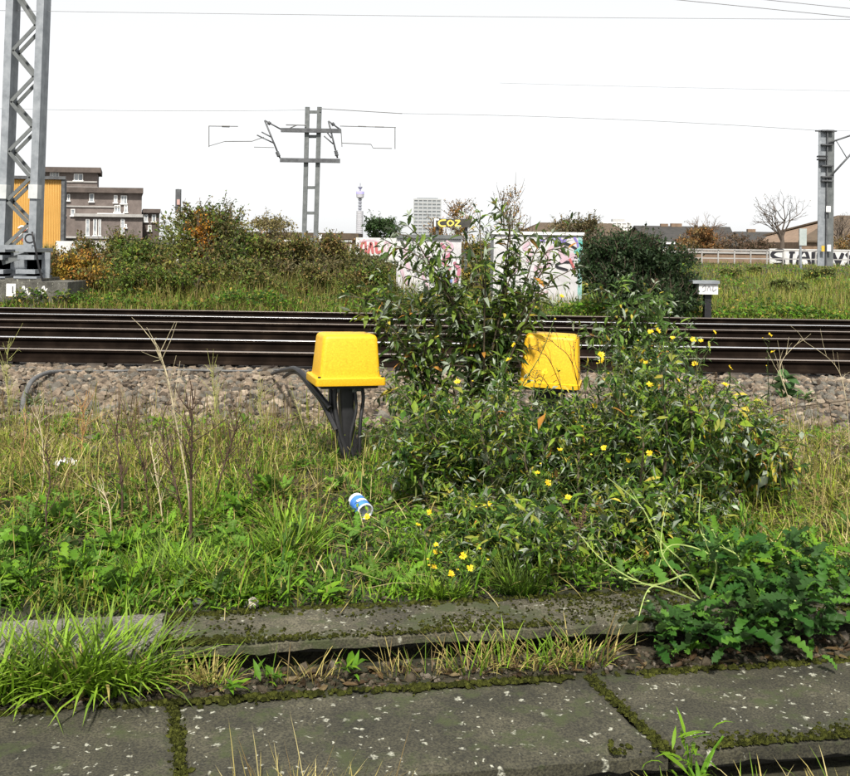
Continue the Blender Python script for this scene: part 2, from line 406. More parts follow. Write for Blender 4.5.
# ballast stones
def stone_templates(k=8, seed=3):
    rg = np.random.default_rng(seed); ph = (1 + 5 ** .5) / 2
    v = np.array([[-1, ph, 0], [1, ph, 0], [-1, -ph, 0], [1, -ph, 0], [0, -1, ph], [0, 1, ph], [0, -1, -ph], [0, 1, -ph], [ph, 0, -1], [ph, 0, 1], [-ph, 0, -1], [-ph, 0, 1]]) / 1.9
    t = np.array([[0, 11, 5], [0, 5, 1], [0, 1, 7], [0, 7, 10], [0, 10, 11], [1, 5, 9], [5, 11, 4], [11, 10, 2], [10, 7, 6], [7, 1, 8], [3, 9, 4], [3, 4, 2], [3, 2, 6], [3, 6, 8], [3, 8, 9], [4, 9, 5], [2, 4, 11], [6, 2, 10], [8, 6, 7], [9, 8, 1]])
    out = []
    for _ in range(k):
        w = v * rg.uniform(.72, 1.22, (12, 1)) * np.array([1, rg.uniform(.6, .95), rg.uniform(.5, .8)])
        out.append((w, t))
    return out
ST = stone_templates()
def stones(a, n, fy, size, pal, seed, xr, zoff=0.0):
    rg = np.random.default_rng(seed)
    y = fy(rg, n); x = rg.uniform(xr[0], xr[1], n)
    sz = rg.uniform(size[0], size[1], n) * np.where(rg.random(n) < .12, 1.45, 1)
    zb = np.where(y < 8.45, ground_z(x, y), np.interp(y, by, bz)) + zoff + rg.uniform(-.3, .35, n) * sz
    d = rg.standard_normal((n, 3)); d[:, 2] *= .45
    fr = frames(d, rg.standard_normal((n, 3)) * .5 + [0, 0, 1])
    pal = np.array(pal); c = pal[rg.integers(0, len(pal), n)] * rg.uniform(.7, 1.25, (n, 1))
    which = rg.integers(0, len(ST), n)
    for q, (tv, tt) in enumerate(ST):
        k = which == q
        a.scatter(tv, tt, np.stack([x, y, zb], 1)[k], fr[k], sz[k], c[k])
PALE = [(.16, .122, .086), (.125, .098, .070), (.175, .135, .098), (.095, .085, .070), (.24, .195, .145), (.065, .05, .036), (.14, .114, .084), (.115, .107, .088)]
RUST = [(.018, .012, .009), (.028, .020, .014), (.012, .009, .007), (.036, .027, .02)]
a = acc()
stones(a, 15500, lambda r, n: 8.35 + 3.55 * r.random(n) ** .85, (.019, .060), PALE, 11, (-7.2, 7.6), .0)
stones(a, 2600, lambda r, n: 8.5 - 1.5 * r.random(n) ** 1.6, (.018, .045), PALE, 14, (-6.5, 6.8), .005)
a.build('ballast_stones', M['stone'], kind='stuff').__setitem__('label', 'pale brown angular ballast stones in front of the nearest rail')
a = acc()
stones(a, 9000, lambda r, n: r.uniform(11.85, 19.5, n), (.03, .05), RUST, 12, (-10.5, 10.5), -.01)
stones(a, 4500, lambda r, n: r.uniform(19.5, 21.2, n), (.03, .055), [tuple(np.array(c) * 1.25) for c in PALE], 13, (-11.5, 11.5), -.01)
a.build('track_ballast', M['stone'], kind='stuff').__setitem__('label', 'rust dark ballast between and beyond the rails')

# rails
def rail_mat(dull=False):
    m, N, L, b = new_mat('dull rail steel' if dull else 'rail steel')
    g = N.new('ShaderNodeTexCoord'); sp = N.new('ShaderNodeSeparateXYZ'); L.new(g.outputs['Object'], sp.inputs[0])
    n = N.new('ShaderNodeTexNoise'); n.inputs['Scale'].default_value = 4; n.inputs['Detail'].default_value = 8; L.new(g.outputs['Object'], n.inputs['Vector'])
    r = ramp(N, [(.3, (.006, .004, .003)), (.6, (.014, .0095, .007)), (.8, (.028, .019, .013))]); L.new(n.outputs['Fac'], r.inputs['Fac'])
    gt = N.new('ShaderNodeMath'); gt.operation = 'GREATER_THAN'; gt.inputs[1].default_value = .1512; L.new(sp.outputs['Z'], gt.inputs[0])
    mx = N.new('ShaderNodeMix'); mx.data_type = 'RGBA'; L.new(gt.outputs[0], mx.inputs['Factor']); L.new(r.outputs['Color'], mx.inputs[6]); mx.inputs[7].default_value = (.34, .29, .25, 1) if dull else (.85, .85, .85, 1)
    L.new(mx.outputs[2], b.inputs['Base Color']); L.new(gt.outputs[0], b.inputs['Metallic'])
    mr = N.new('ShaderNodeMapRange'); mr.inputs['To Min'].default_value = 1.0; mr.inputs['To Max'].default_value = .45 if dull else .35; b.inputs['Specular IOR Level'].default_value = .05; L.new(gt.outputs[0], mr.inputs['Value']); L.new(mr.outputs[0], b.inputs['Roughness'])
    return m
M['rail'] = rail_mat(); M['rail_dull'] = rail_mat(True)
prof = np.array([(-.07, 0), (.07, 0), (.07, .011), (.02, .028), (.009, .04), (.009, .112), (.034, .124), (.036, .149), (.0345, .1515), (.027, .1575), (.0, .159), (-.027, .1575), (-.0345, .1515), (-.036, .149), (-.034, .124), (-.009, .112), (-.009, .04), (-.02, .028), (-.07, .011)])
def rail_mesh(L=110.0):
    k = len(prof)
    V = np.vstack([np.column_stack([np.full(k, sx * L / 2), prof]) for sx in (-1, 1)])
    Qr = np.array([[j, (j + 1) % k, k + (j + 1) % k, k + j] for j in range(k)])
    return np_mesh('rail', V, Qr)
RM = rail_mesh(); RM_D = rail_mesh()
SLM = acc().box((0, 0, -.1), (.24, 2.42, .2)).box((0, -.717, .008), (.2, .2, .018)).box((0, .717, .008), (.2, .2, .018))
slm = np_mesh('sleeper', np.vstack(SLM.V), np.vstack(SLM.T))
RAILB = .091
tracks = [(12.15, 13.585, 'nearest railway track with two bright polished rails beside the pale ballast'),
          (15.0, 16.435, 'middle railway track of rusty rails between the nearest and the farthest track'),
          (17.7, 19.135, 'farthest railway track, its last rail along the grassy bank')]
for y0, y1, lab in tracks:
    t = empty('railway_track', (0, (y0 + y1) / 2, .0), lab, 'track', 'parallel railway tracks')
    for yy in (y0, y1):
        dull = yy in (12.15, 15.0, 16.435, 19.135)
        link('rail', RM_D if dull else RM, M['rail_dull' if dull else 'rail'], t, (0, yy - (y0 + y1) / 2, RAILB))
    for k in range(-17, 18):
        link('sleeper', slm, M['sleeper'], t, (k * .7 + .2 + (y0 % 1) * .3, 0, RAILB - .018))
# small pale fittings on the near track
for (u, v, Yd) in [(236, 336.0, 13.585)]:
    p = at(u, v, Yd - .05)

# ================================================================== BACKGROUND THINGS
def part(a, name, mat, parent, base, smooth=False, kind=None):
    """a part whose mesh is written in world space, put under an Empty that stands at base"""
    V = np.vstack(a.V) - np.asarray(base)
    o = link(name, np_mesh(name, V, np.vstack(a.T), np.vstack(a.C), smooth), mat, parent)
    if kind: o['kind'] = kind
    return o
def text_mesh(s, size, ext=.002):
    c = bpy.data.curves.new('lettering', 'FONT'); c.body = s; c.size = size; c.extrude = ext; c.align_x = 'CENTER'; c.align_y = 'CENTER'
    o = bpy.data.objects.new('lettering', c); COL.objects.link(o)
    dg = bpy.context.evaluated_depsgraph_get(); me = bpy.data.meshes.new_from_object(o.evaluated_get(dg))
    bpy.data.objects.remove(o)
    return me
def ribbon(a, pts, w, col, Y, n=26, dy=.004, sm=True):
    """paint stroke: pts = (x,z) in the plane y=Y, standing dy off the wall"""
    P = spline(pts, n) if sm else np.asarray(pts, float)
    t = np.gradient(P, axis=0); t /= np.linalg.norm(t, axis=1)[:, None] + 1e-9
    nn = np.stack([-t[:, 1], t[:, 0]], 1); k = len(P)
    ww = w / 2 * np.where((np.arange(k) == 0) | (np.arange(k) == k - 1), .6, 1)[:, None]
    A, B = P + nn * ww, P - nn * ww
    V = np.vstack([np.column_stack([A[:, 0], np.full(k, Y - dy), A[:, 1]]), np.column_stack([B[:, 0], np.full(k, Y - dy), B[:, 1]])])
    a.add(V, [[j, k + j, k + j + 1, j + 1] for j in range(k - 1)], col)
def xz(u, v, Y): p = at(u, v, Y); return (p[0], p[2])

# ---- left lattice mast
Ym = 22.0
base = at(20, 300, Ym); base[2] = .15
t = empty('overhead_line_mast', base, 'tall grey lattice steel mast with zigzag bracing on a concrete plinth', 'mast', 'overhead line masts')
def leg_line(u0, v0, u1, v1, Y): return at(u0, v0, Y), at(u1, v1, Y)
ext = -70
def lx(u0, u1, v): return u0 + (u1 - u0) * (v - 0) / 240.0
L0, L1 = (13.5, 4.5), (44.0, 35.5)
dY = .10
for (ua, ub) in (L0, L1):
    for sy in (-1, 1):
        a = acc()
        top, bot = at(lx(ua, ub, ext), ext, Ym), at(lx(ua, ub, 250), 250, Ym)
        for p in (top, bot): p[1] += sy * dY
        a.bar(bot, top, .16, .215)
        part(a, 'leg', M['steel'], t, base)
nodes = [-66, -36, -5, 27, 52, 78, 103, 128, 152, 178, 201, 224, 246]
for sy in (-1, 1):
    for k in range(len(nodes) - 1):
        va, vb = nodes[k], nodes[k + 1]
        if (k % 2 == 0): p, q = at(lx(*L0, va) + 4, va, Ym), at(lx(*L1, vb) - 4, vb, Ym)
        else: p, q = at(lx(*L1, va) - 4, va, Ym), at(lx(*L0, vb) + 4, vb, Ym)
        p[1] += sy * (dY + .07); q[1] += sy * (dY + .07)
        a = acc().bar(p, q, .03, .075); part(a, 'brace', M['steel_mid'], t, base)
for k in range(0, len(nodes) - 1, 2):       # side battens tying front and back legs
    for LL in (L0, L1):
        p = at(lx(*LL, nodes[k]), nodes[k], Ym); q = p.copy(); p[1] -= dY; q[1] += dY
        part(acc().bar(p, q, .05, .05), 'batten', M['steel_mid'], t, base)
for (v0, v1, LL) in [(185, 199, L0), (185, 199, L1)]:    # pale painted bands
    a = acc(); p = at(lx(*LL, v0), v0, Ym); q = at(lx(*LL, v1), v1, Ym); p[1] -= dY + .03; q[1] -= dY + .03
    a.bar(q, p, .20, .235); part(a, 'painted_band', noise_mat('pale band', [(.3, (.42, .44, .44)), (.7, (.55, .56, .55))], 6, .6), t, base)
for LL in (L0, L1):                       # footings
    for v, w, h in [(250, .46, .08), (257, .36, .10), (271, .42, .09), (277, .5, .06)]:
        p = at(lx(*LL, v) - .5, v, Ym); part(acc().box(p, (w, .95, h)), 'foot_plate', M['steel'], t, base)
    for dx in (-.09, .09):
        p = at(lx(*LL, 250), 252, Ym); q = at(lx(*LL, 276), 280, Ym); p[0] += dx; q[0] += dx
        part(acc().bar(q, p, .5, .05), 'foot_stub', M['steel'], t, base)
p, q = at(8, 262, Ym), at(34, 254, Ym); p[1] -= .3; q[1] -= .3
part(acc().bar(p, q, .05, .12), 'foot_brace', M['steel_mid'], t, base)
p, q = at(5, 247, Ym), at(40, 247, Ym); p[1] -= .44; q[1] -= .44
part(acc().bar(p, q, .05, .10), 'foot_rail', M['steel'], t, base)
p = at(33, 239, Ym); p[1] -= dY + .13
pl = part(acc().box(p, (.24, .012, .26)), 'letter_plate', M['steel'], t, base)
me = text_mesh('C', .30, .003); o = link('letter', me, M['black'], t); o.rotation_euler = (R(90), 0, R(0)); o.location = [float(c) for c in (p - base + np.array([0, -.012, 0]))]
a = acc(); a.tube(spline([at(41, 232, Ym) - [0, .5, 0], at(45, 250, Ym) - [0, .52, 0], at(48, 268, Ym) - [0, .5, 0], at(52, 284, Ym) - [0, .45, 0]], 14), .022, 6); part(a, 'cable', M['black'], t, base, True)

# plinth
c0, c1 = at(-60, 303, Ym - .75), at(66, 282.5, Ym - .75)
pb = np.array([(c0[0] + c1[0]) / 2, Ym, .05])
t = empty('concrete_plinth', pb, 'long mossy concrete plinth block with white number plate under the lattice mast', 'plinth')
part(acc().box((pb[0], Ym + .1, (c1[2] + .05) / 2), (c1[0] - c0[0], 1.5, c1[2] - .05)), 'block', M['plinth'], t, pb)
part(acc().box((pb[0] - .3, Ym + .15, c1[2] + .03), (c1[0] - c0[0] - .62, 1.25, .06)), 'top_step', M['plinth'], t, pb)
pp = at(11, 290, Ym - .66); part(acc().box(pp, (.20, .014, .27)), 'number_plate', M['white'], t, pb)
o = link('number', text_mesh('1', .22, .002), M['black'], t); o.rotation_euler = (R(90), 0, 0); o.location = [float(c) for c in (pp - pb + np.array([.04, -.010, 0]))]
a = acc()
for (u, v) in [(24, 289), (27, 293), (41, 292), (44, 289)]:
    x_, z_ = xz(u, v, Ym - .65); ribbon(a, [(x_ - .05, z_), (x_, z_ + .06), (x_ + .02, z_ - .05), (x_ + .07, z_ + .02)], .03, (.6, .6, .58), Ym - .65, 10)
part(a, 'paint_mark', M['plain'], t, pb)

# ---- central twin-leg mast with two cross arms
Yc = 46.0
base = at(310, 262, Yc); base[2] = float(ground_z(base[0], Yc))
t = empty('overhead_line_mast', base, 'ladder-like twin-leg steel mast with two crossarms standing in the grass', 'mast', 'overhead line masts')
for (u0, u1) in ((307.5, 303.5), (319.5, 315)):
    p, q = at(u0, 107, Yc), at(u1, 262, Yc)
    a = acc(); a.bar(q, p, .20, .15)
    part(a, 'leg', M['steel_mid'], t, base)
for v in (112, 136.5, 187.6, 213, 239.5):
    f = (v - 107) / 150; p, q = at(307.5 - 4 * f, v, Yc), at(319.5 - 4.5 * f, v, Yc)
    part(acc().bar(p, q, .06, .14), 'rung', M['steel_mid'], t, base)
for v, ua, ub in ((130, 281, 341), (160, 280, 340)):
    p, q = at(ua, v, Yc - .16), at(ub, v + .9, Yc - .16)
    part(acc().bar(p, q, .14, .19), 'crossarm', M['steel_dark'], t, base)
def strut(pts, r, name='strut', mat='steel_dark'):
    return part(acc().tube([at(u, v, Yc - .16) for u, v in pts], r, 6), name, M[mat], t, base, True)
strut([(280, 158), (264.7, 120.4)], .045); strut([(264.7, 120.4), (281.5, 129.5)], .04); strut([(257, 135), (273.6, 143)], .035); strut([(261.7, 132), (272, 137.5)], .035)
strut([(337.5, 158), (328.4, 121)], .045); strut([(328.4, 121), (341, 130)], .04); strut([(324, 136), (333.3, 144)], .035); strut([(327.5, 133), (331.5, 138)], .035)
for (u, v, du, dv) in [(279, 156.5, -2.2, -5), (337, 156, -1.4, -5.5), (332, 123, 2, 2.4), (268, 122.4, 2.4, 1.6), (270, 127, 0, 0)]:
    if du or dv:
        pts = [at(u + du * f, v + dv * f, Yc - .16) for f in np.linspace(0, 1, 9)]
        part(acc().tube(pts, [.06, .10, .06, .10, .06, .10, .06, .10, .05], 8), 'insulator', M['steel_dark'], t, base, True)
part(acc().box(at(320, 244, Yc - .2), (.16, .04, .9)), 'white_plate', M['white'], t, base)

# catenary rigs hanging either side of it
for lab, segs in [('fine overhead rig of wires left of the ladder-like mast', [((208.6, 126), (238, 126.3), .022), ((222, 126.2), (229.5, 126.4), .05), ((209, 126), (209, 147), .022), ((224.7, 141.4), (252, 141.2), .022), ((252, 141.2), (264, 137), .02), ((254, 147), (274, 147.5), .018), ((286, 124.8), (306, 125.2), .03), ((290, 128), (297, 125), .03), ((209, 146), (224.7, 141.4), .016)]),
                  ('fine overhead rig of wires right of the ladder-like mast', [((340, 126), (396, 127.4), .022), ((358, 126.2), (366, 126.6), .03), ((375, 126.8), (384, 127), .03), ((395, 127), (395, 149), .022), ((342, 143), (371, 144.3), .022), ((373, 148), (392, 148.4), .02), ((371, 144.3), (373, 148), .016), ((341, 130), (342, 147), .02)])]:
    c = at(*segs[0][0], Yc - .16)
    tt_ = empty('catenary_rig', c, lab, 'overhead wires')
    for p_, q_, r in segs:
        part(acc().tube([at(*p_, Yc - .16), at(*q_, Yc - .16)], r, 5), 'wire_span', M['wire'], tt_, c)

# ---- right box mast
Yr = 45.0
base = at(825, 264, Yr); base[2] = float(ground_z(base[0], Yr)) - .05
t = empty('overhead_line_mast', base, 'broad single grey steel column mast with banding at the right edge', 'mast', 'overhead line masts')
top, bot = at(826.3, 130, Yr), at(824.8, 266, Yr)
a = acc(); d_ = np.array([.17, 0, 0]); a.bar(bot - d_, top - d_, .34, .05); part(a, 'flange', M['steel'], t, base)
a = acc(); a.bar(bot + d_ * 1.15, top + d_ * 1.15, .34, .05); part(a, 'flange', M['steel_mid'], t, base)
a = acc(); a.bar(bot, top, .05, .33); part(a, 'web', M['steel_dark'], t, base)
for v in (131, 145, 166, 177, 181): 
    p = at(826, v, Yr); part(acc().box(p, (.52, .46, .06)), 'band', M['steel_dark'], t, base)
for v in (156.5, 159.5): part(acc().box(at(822, v, Yr - .2), (.42, .18, .07)), 'clamp', M['black'], t, base)
part(acc().box(at(826, 131, Yr), (.95, .1, .06)), 'top_bar', M['steel_dark'], t, base)
for pts in [[(828, 143), (862, 131.5)], [(828, 179), (862, 142)], [(836, 140.2), (846.5, 157.5)]]:
    part(acc().tube([at(u, v, Yr - .1) for u, v in pts], .045 if pts[0][0] < 830 else .02, 6), 'bracket_arm', M['steel_dark'], t, base, True)
for (u, v, w, h) in [(828.4, 209, .2, .27), (829, 248, .17, .3)]:
    part(acc().box(at(u, v, Yr - .24), (w, .02, h)), 'white_plate', M['white'], t, base)
part(acc().box(at(823, 248.5, Yr - .24), (.14, .02, .26)), 'yellow_tag', noise_mat('yellow tag', [(.3, (.5, .33, .03)), (.7, (.6, .4, .05))], 6), t, base)

# sign back in front of the graffiti wall
Ys = 50.0; base = at(801, 266, Ys); base[2] = float(ground_z(base[0], Ys))
t = empty('trackside_sign', base, 'small grey sign seen from behind on a post beside the broad mast', 'sign')
part(acc().bar(base, at(800, 229, Ys), .09, .09), 'post', M['steel'], t, base)
part(acc().box(at(803, 237, Ys - .07), (.36, .03, .85)), 'plate', noise_mat('sign back', [(.3, (.30, .34, .33)), (.7, (.42, .46, .44))], 4, .5), t, base)

# thin trackside post, left
Yp = 34.0; base = at(178, 262, Yp); base[2] = float(ground_z(base[0], Yp))
t = empty('marker_post', base, 'thin pale post with a dark head above the left bushes', 'post')
part(acc().bar(base, at(178, 212, Yp), .10, .10), 'post', M['white'], t, base)
part(acc().box(at(178.3, 201, Yp), (.17, .12, .80)), 'head', M['steel_dark'], t, base)
part(acc().tube([at(178, 189, Yp), at(178.2, 194, Yp)], .03, 6), 'cap', M['steel_dark'], t, base)
part(acc().box(at(178.4, 202, Yp - .075), (.10, .02, .18)), 'plate', noise_mat('pinkish plate', [(.3, (.4, .25, .22)), (.7, (.5, .33, .3))], 4), t, base)

# ---- long wires overhead (each its own)
def wire(pts, Ya, Yb, r, lab, sag=.0):
    P = []
    n = 24
    for f in np.linspace(0, 1, n):
        u = pts[0][0] + (pts[1][0] - pts[0][0]) * f; v = pts[0][1] + (pts[1][1] - pts[0][1]) * f
        P.append(at(u, v + sag * 4 * f * (1 - f), Ya + (Yb - Ya) * f))
    o = acc().tube(P, r, 5).build('overhead_wire', M['wire'], smooth=True, loc=P[0]); tag(o, lab, 'wire', 'overhead wires across the sky')
wire([(-150, 8), (1000, 20)], 22, 22, .005, 'uppermost long faint wire crossing near the top of the sky', 2)
wire([(-150, 104), (307, 110)], 46, 46, .009, 'faint wire running left from the top of the twin-leg mast', 3)
wire([(319, 108.5), (402, 113.5)], 45.8, 45.8, .02, 'short darker wire sloping right from the twin-leg mast top')
wire([(402, 113.5), (826, 131)], 45.8, 45, .010, 'faint wire running to the top of the broad right mast', -3)
wire([(500, 83), (1000, 93)], 40, 40, .005, 'very faint wire across the middle of the right sky', 1)
wire([(640, -4), (1000, 32)], 18, 18, .0065, 'lower of two parallel wires in the top right corner')
wire([(720, -5), (1000, 24)], 18, 18, .006, 'upper of two parallel wires in the top right corner')
wire([(826, 131), (1000, 127)], 45, 45, .006, 'wire leaving the broad right mast towards the right edge')

# ---- yellow clad shed
Yy = 70.0
M['yellow_clad'] = noise_mat('ochre cladding', [(.3, (.52, .30, .075)), (.7, (.60, .355, .10))], .6, .55)
p0, p1 = at(-14, 250, Yy), at(61, 250, Yy); zt = at(30, 179, Yy)[2]
base = np.array([(p0[0] + p1[0]) / 2, Yy, .6])
t = empty('yellow_shed', base, 'ochre yellow corrugated metal shed behind the lattice mast', 'building')
a = acc(); nr = 44; xs_ = np.linspace(p0[0], p1[0], nr * 4 + 1); V = []
for q, x in enumerate(xs_):
    yo = Yy - (.06 if q % 4 in (1, 2) else 0)
    V += [[x, yo, .3], [x, yo, zt]]
a.add(V, [[2 * q, 2 * q + 2, 2 * q + 3, 2 * q + 1] for q in range(nr * 4)])
part(a, 'corrugated_wall', M['yellow_clad'], t, base)
def skew(a, y0, k):
    a.V = [v + np.column_stack([k * (v[:, 1] - y0), np.zeros(len(v)), np.zeros(len(v))]) for v in a.V]; return a
part(skew(acc().box(((p0[0] + p1[0]) / 2, Yy + 6.1, (zt + .3) / 2), (p1[0] - p0[0], 12, zt - .35)), Yy, -.42), 'shed_body', M['yellow_clad'], t, base)
part(skew(acc().box(((p0[0] + p1[0]) / 2, Yy + 6, zt + .1), (p1[0] - p0[0] + .5, 12.6, .22)), Yy, -.42), 'roof_edge', M['steel_dark'], t, base)
part(acc().box((p1[0] + .14, Yy + .0, zt / 2), (.24, .4, zt - .02)), 'corner_trim', M['steel_dark'], t, base)
a = acc()
for pts, c in [([(18, 228), (22, 226), (28, 229), (31, 232)], (.75, .72, .7)), ([(20, 232), (26, 230), (30, 235)], (.5, .12, .08)), ([(16, 240), (20, 237), (23, 241)], (.35, .1, .06)), ([(17, 236), (24, 234), (29, 238)], (.75, .72, .7))]:
    ribbon(a, [xz(u, v, Yy - .08) for u, v in pts], .13, c, Yy - .08, 14)
part(a, 'graffiti', M['plain'], t, base)

# ---- stepped brick apartment block
Yb = 150.0
M['brick_haze'] = noise_mat('dark brown brick', [(.3, (.10, .082, .074)), (.55, (.15, .124, .112)), (.75, (.19, .16, .145))], .9, .9, 12, .3, 30)  # brown brick, its colour lightened a little to stand in for haze
M['brick_haze2'] = noise_mat('darker brown brick', [(.3, (.06, .048, .042)), (.7, (.12, .095, .082))], .9, .9, 12, .3, 30)
M['pane'] = noise_mat('window glass', [(.35, (.16, .18, .20)), (.65, (.46, .48, .50))], .9, .15, 4)
M['conc_pale'] = noise_mat('pale concrete band', [(.3, (.26, .25, .24)), (.7, (.38, .37, .35))], 1.2, .85)
base = np.array([at(98, 245, Yb)[0], Yb, .6])
t = empty('apartment_block', base, 'stepped dark brown brick apartment block with white windows behind the yellow shed', 'building')
def vol(u0, u1, v0, dYf, dep, mat='brick_haze'):
    A, B = at(u0, v0, Yb + dYf), at(u1, v0 + (u1 - u0) * .015, Yb + dYf)
    z1 = (A[2] + B[2]) / 2
    part(skew(acc().box(((A[0] + B[0]) / 2, Yb + dYf + dep / 2, (z1 + .3) / 2), (B[0] - A[0], dep, z1 - .3)), Yb + dYf, -.30), 'wall', M[mat], t, base)
    return A, B, z1
def coping(u0, u1, v, dYf, dep, h=.7, over=.5, mat='brick_haze2', nm='roof_edge'):
    A, B = at(u0, v, Yb + dYf), at(u1, v, Yb + dYf)
    part(skew(acc().box(((A[0] + B[0]) / 2, Yb + dYf + dep / 2 - over, (A[2] + B[2]) / 2), (B[0] - A[0], dep, h)), Yb + dYf, -.30), nm, M[mat], t, base)
vol(34, 97.5, 169, 6, 9); coping(33, 101, 170, 6, 10.5, .8, 1.0)
vol(56, 142, 190, 2, 11); coping(55, 143.2, 190.2, 2, 12, .8, .8)
vol(75, 142.5, 216, -2, 6); coping(74, 143, 215.4, -2, 6.6, .45, .5, 'conc_pale')
vol(142.5, 159.5, 211, 3, 8, 'brick_haze2'); coping(142.8, 160.5, 211, 3, 8.8, .6, .6)
coping(57, 98, 187.2, 1.7, 4, .18, .1, 'conc_pale', 'string_course'); coping(57, 120, 206.5, 1.9, 4, .2, .1, 'conc_pale', 'string_course'); coping(62, 136, 237.5, -2.1, 4, .3, .1, 'conc_pale', 'string_course'); coping(40, 97, 181.6, 5.9, 4, .2, .1, 'conc_pale', 'string_course')
def win(u0, u1, v0, v1, dYf, mull=1):
    Yw = Yb + dYf - .08
    A, B = at(u0, v0, Yw), at(u1, v1, Yw); cx, cz = (A[0] + B[0]) / 2, (A[2] + B[2]) / 2; w, h = abs(B[0] - A[0]), abs(A[2] - B[2])
    f = acc()
    th = .09
    f.box((cx, Yw, cz + h / 2 - th / 2), (w, .16, th)); f.box((cx, Yw - .05, cz - h / 2), (w + .25, .3, .16))
    for sx in np.linspace(-1, 1, mull + 2): f.box((cx + sx * (w - th) / 2, Yw - .004, cz), (th, .16, h - .1))
    wo_ = part(f, 'window', M['white'], t, base)
    pa = acc().box((cx, Yw + .02, cz), (w - .05, .06, h - .05)); V_ = np.vstack(pa.V) - base
    link('pane', np_mesh('pane', V_, np.vstack(pa.T)), M['pane'], wo_)
for w_ in [(50, 59, 171.5, 180, 6, 2), (74, 83, 173.5, 181, 6, 1), (63, 66, 194, 201, 2, 0), (67.5, 70, 194, 201, 2, 0), (89.5, 94, 193.5, 202, 2, 0), (114, 117.5, 195, 203, 2, 0), (121, 127, 195.5, 204, 2, 1), (114.5, 120.5, 205, 212.5, 2, 1), (124.3, 127.7, 205, 212.5, 2, 0), (63, 66, 209, 216, 2, 0), (71, 75, 209, 216, 2, 0),
           (86, 89.5, 219, 236, -2, 0), (93.5, 97, 219, 236, -2, 0), (98.7, 101, 219, 236, -2, 0), (121, 124.5, 219, 235, -2, 0), (124.8, 127, 224, 228, -2, 0), (144, 148, 214.5, 222, 3, 0), (152, 156, 214.5, 222, 3, 0), (148, 151.5, 225, 231, 3, 0)]: win(*w_)
part(acc().box(at(111, 214.2, Yb - 2.2) , (4.0, .3, .3)), 'roof_sheet', M['white'], t, base)

# ---- far communications tower
Yt = 3000.0; k = Yt / F
cx = at(359.5, 236, Yt)[0]
def zt_(v): return at(359.5, v, Yt)[2]
base = np.array([cx, Yt, -2.0])
t = empty('communications_tower', base, 'far slender cylindrical communications tower with a wider head on the skyline', 'tower')
M['far_conc'] = noise_mat('hazed tower cladding', [(.3, (.38, .38, .41)), (.7, (.48, .48, .50))], .05, .6)  # distance haze is put into the tower's pale base colour
M['far_glass'] = noise_mat('hazed tower glazing', [(.3, (.22, .23, .27)), (.7, (.32, .33, .37))], .05, .3)  # glazing paled for haze in the same way
pr = [(3.5 * k, -2)]
for q, v in enumerate(np.linspace(235, 212.5, 12)): pr += [(3.5 * k, zt_(v)), (3.25 * k, zt_(v) + .4), (3.25 * k, zt_(v) + 1.6), (3.5 * k, zt_(v) + 2)]
pr += [(3.5 * k, zt_(211)), (0, zt_(211))]
part(acc().lathe(pr, 24, (cx, Yt, 0)), 'shaft', M['far_conc'], t, base)
pr = [(1.5 * k, zt_(211.5))]
for v in (209, 206, 203, 200): pr += [(1.5 * k, zt_(v)), (2.1 * k, zt_(v) + .3), (2.1 * k, zt_(v) + 1.8), (1.5 * k, zt_(v) + 2.2)]
pr += [(1.5 * k, zt_(198))]
part(acc().lathe(pr, 20, (cx, Yt, 0)), 'neck', M['far_glass'], t, base)
part(acc().lathe([(1.6 * k, zt_(198.5)), (3.7 * k, zt_(197.5)), (3.9 * k, zt_(194)), (0, zt_(194))], 24, (cx, Yt, 0)), 'head', M['far_conc'], t, base)
part(acc().lathe([(3.95 * k, zt_(194)), (3.95 * k, zt_(191.5)), (0, zt_(191))], 24, (cx, Yt, 0)), 'screen_band', noise_mat('violet band', [(.3, (.40, .36, .75)), (.7, (.5, .46, .85))], .05, .4), t, base)
part(acc().lathe([(1.0 * k, zt_(191.5)), (1.0 * k, zt_(189)), (2.4 * k, zt_(187.3)), (2.2 * k, zt_(186.5)), (.5 * k, zt_(187)), (.4 * k, zt_(183)), (0, zt_(183))], 16, (cx, Yt, 0)), 'dish_mount', M['far_glass'], t, base)

# ---- two far high blocks
def far_block(u0, u1, v0, Yd, lab, mats, rows, cols, dep=18, cap=None):
    A, B = at(u0, v0, Yd), at(u1, v0, Yd); z1 = A[2]; cxx = (A[0] + B[0]) / 2; w = B[0] - A[0]
    bs = np.array([cxx, Yd, 0.]); tt = empty('tower_block', bs, lab, 'building', 'far tower blocks')
    part(acc().box((cxx, Yd + dep / 2, z1 / 2 - 1), (w, dep, z1 + 2)), 'body', mats[0], tt, bs)
    fh = z1 / rows
    for r in range(rows):
        part(acc().box((cxx, Yd + dep / 2, z1 - r * fh - fh * .22), (w + 1.0, dep + 1.0, fh * .42)), 'floor_band', mats[1], tt, bs)
    for c in range(cols + 1):
        part(acc().box((A[0] + w * c / cols, Yd - .35, z1 / 2 - .6), (w * .035, .8, z1 - .3)), 'fin', mats[1], tt, bs)
    if cap:
        C0, C1 = at(cap[0], cap[2], Yd + 4), at(cap[1], cap[2], Yd + 4)
        part(acc().box(((C0[0] + C1[0]) / 2, Yd + 9, (C0[2] + z1) / 2 + .05), (C1[0] - C0[0], 8, C0[2] - z1 - .1)), 'roof_plant', mats[0], tt, bs)
    return tt
gl = noise_mat('grey office glass', [(.3, (.20, .22, .23)), (.7, (.28, .30, .31))], .05, .35)
gb = noise_mat('grey office band', [(.3, (.33, .34, .345)), (.7, (.40, .41, .41))], .05, .6)
wl = noise_mat('block windows', [(.3, (.34, .34, .33)), (.7, (.44, .43, .42))], .05, .5)
wb = noise_mat('white block bands', [(.3, (.68, .66, .62)), (.7, (.78, .76, .72))], .05, .7)
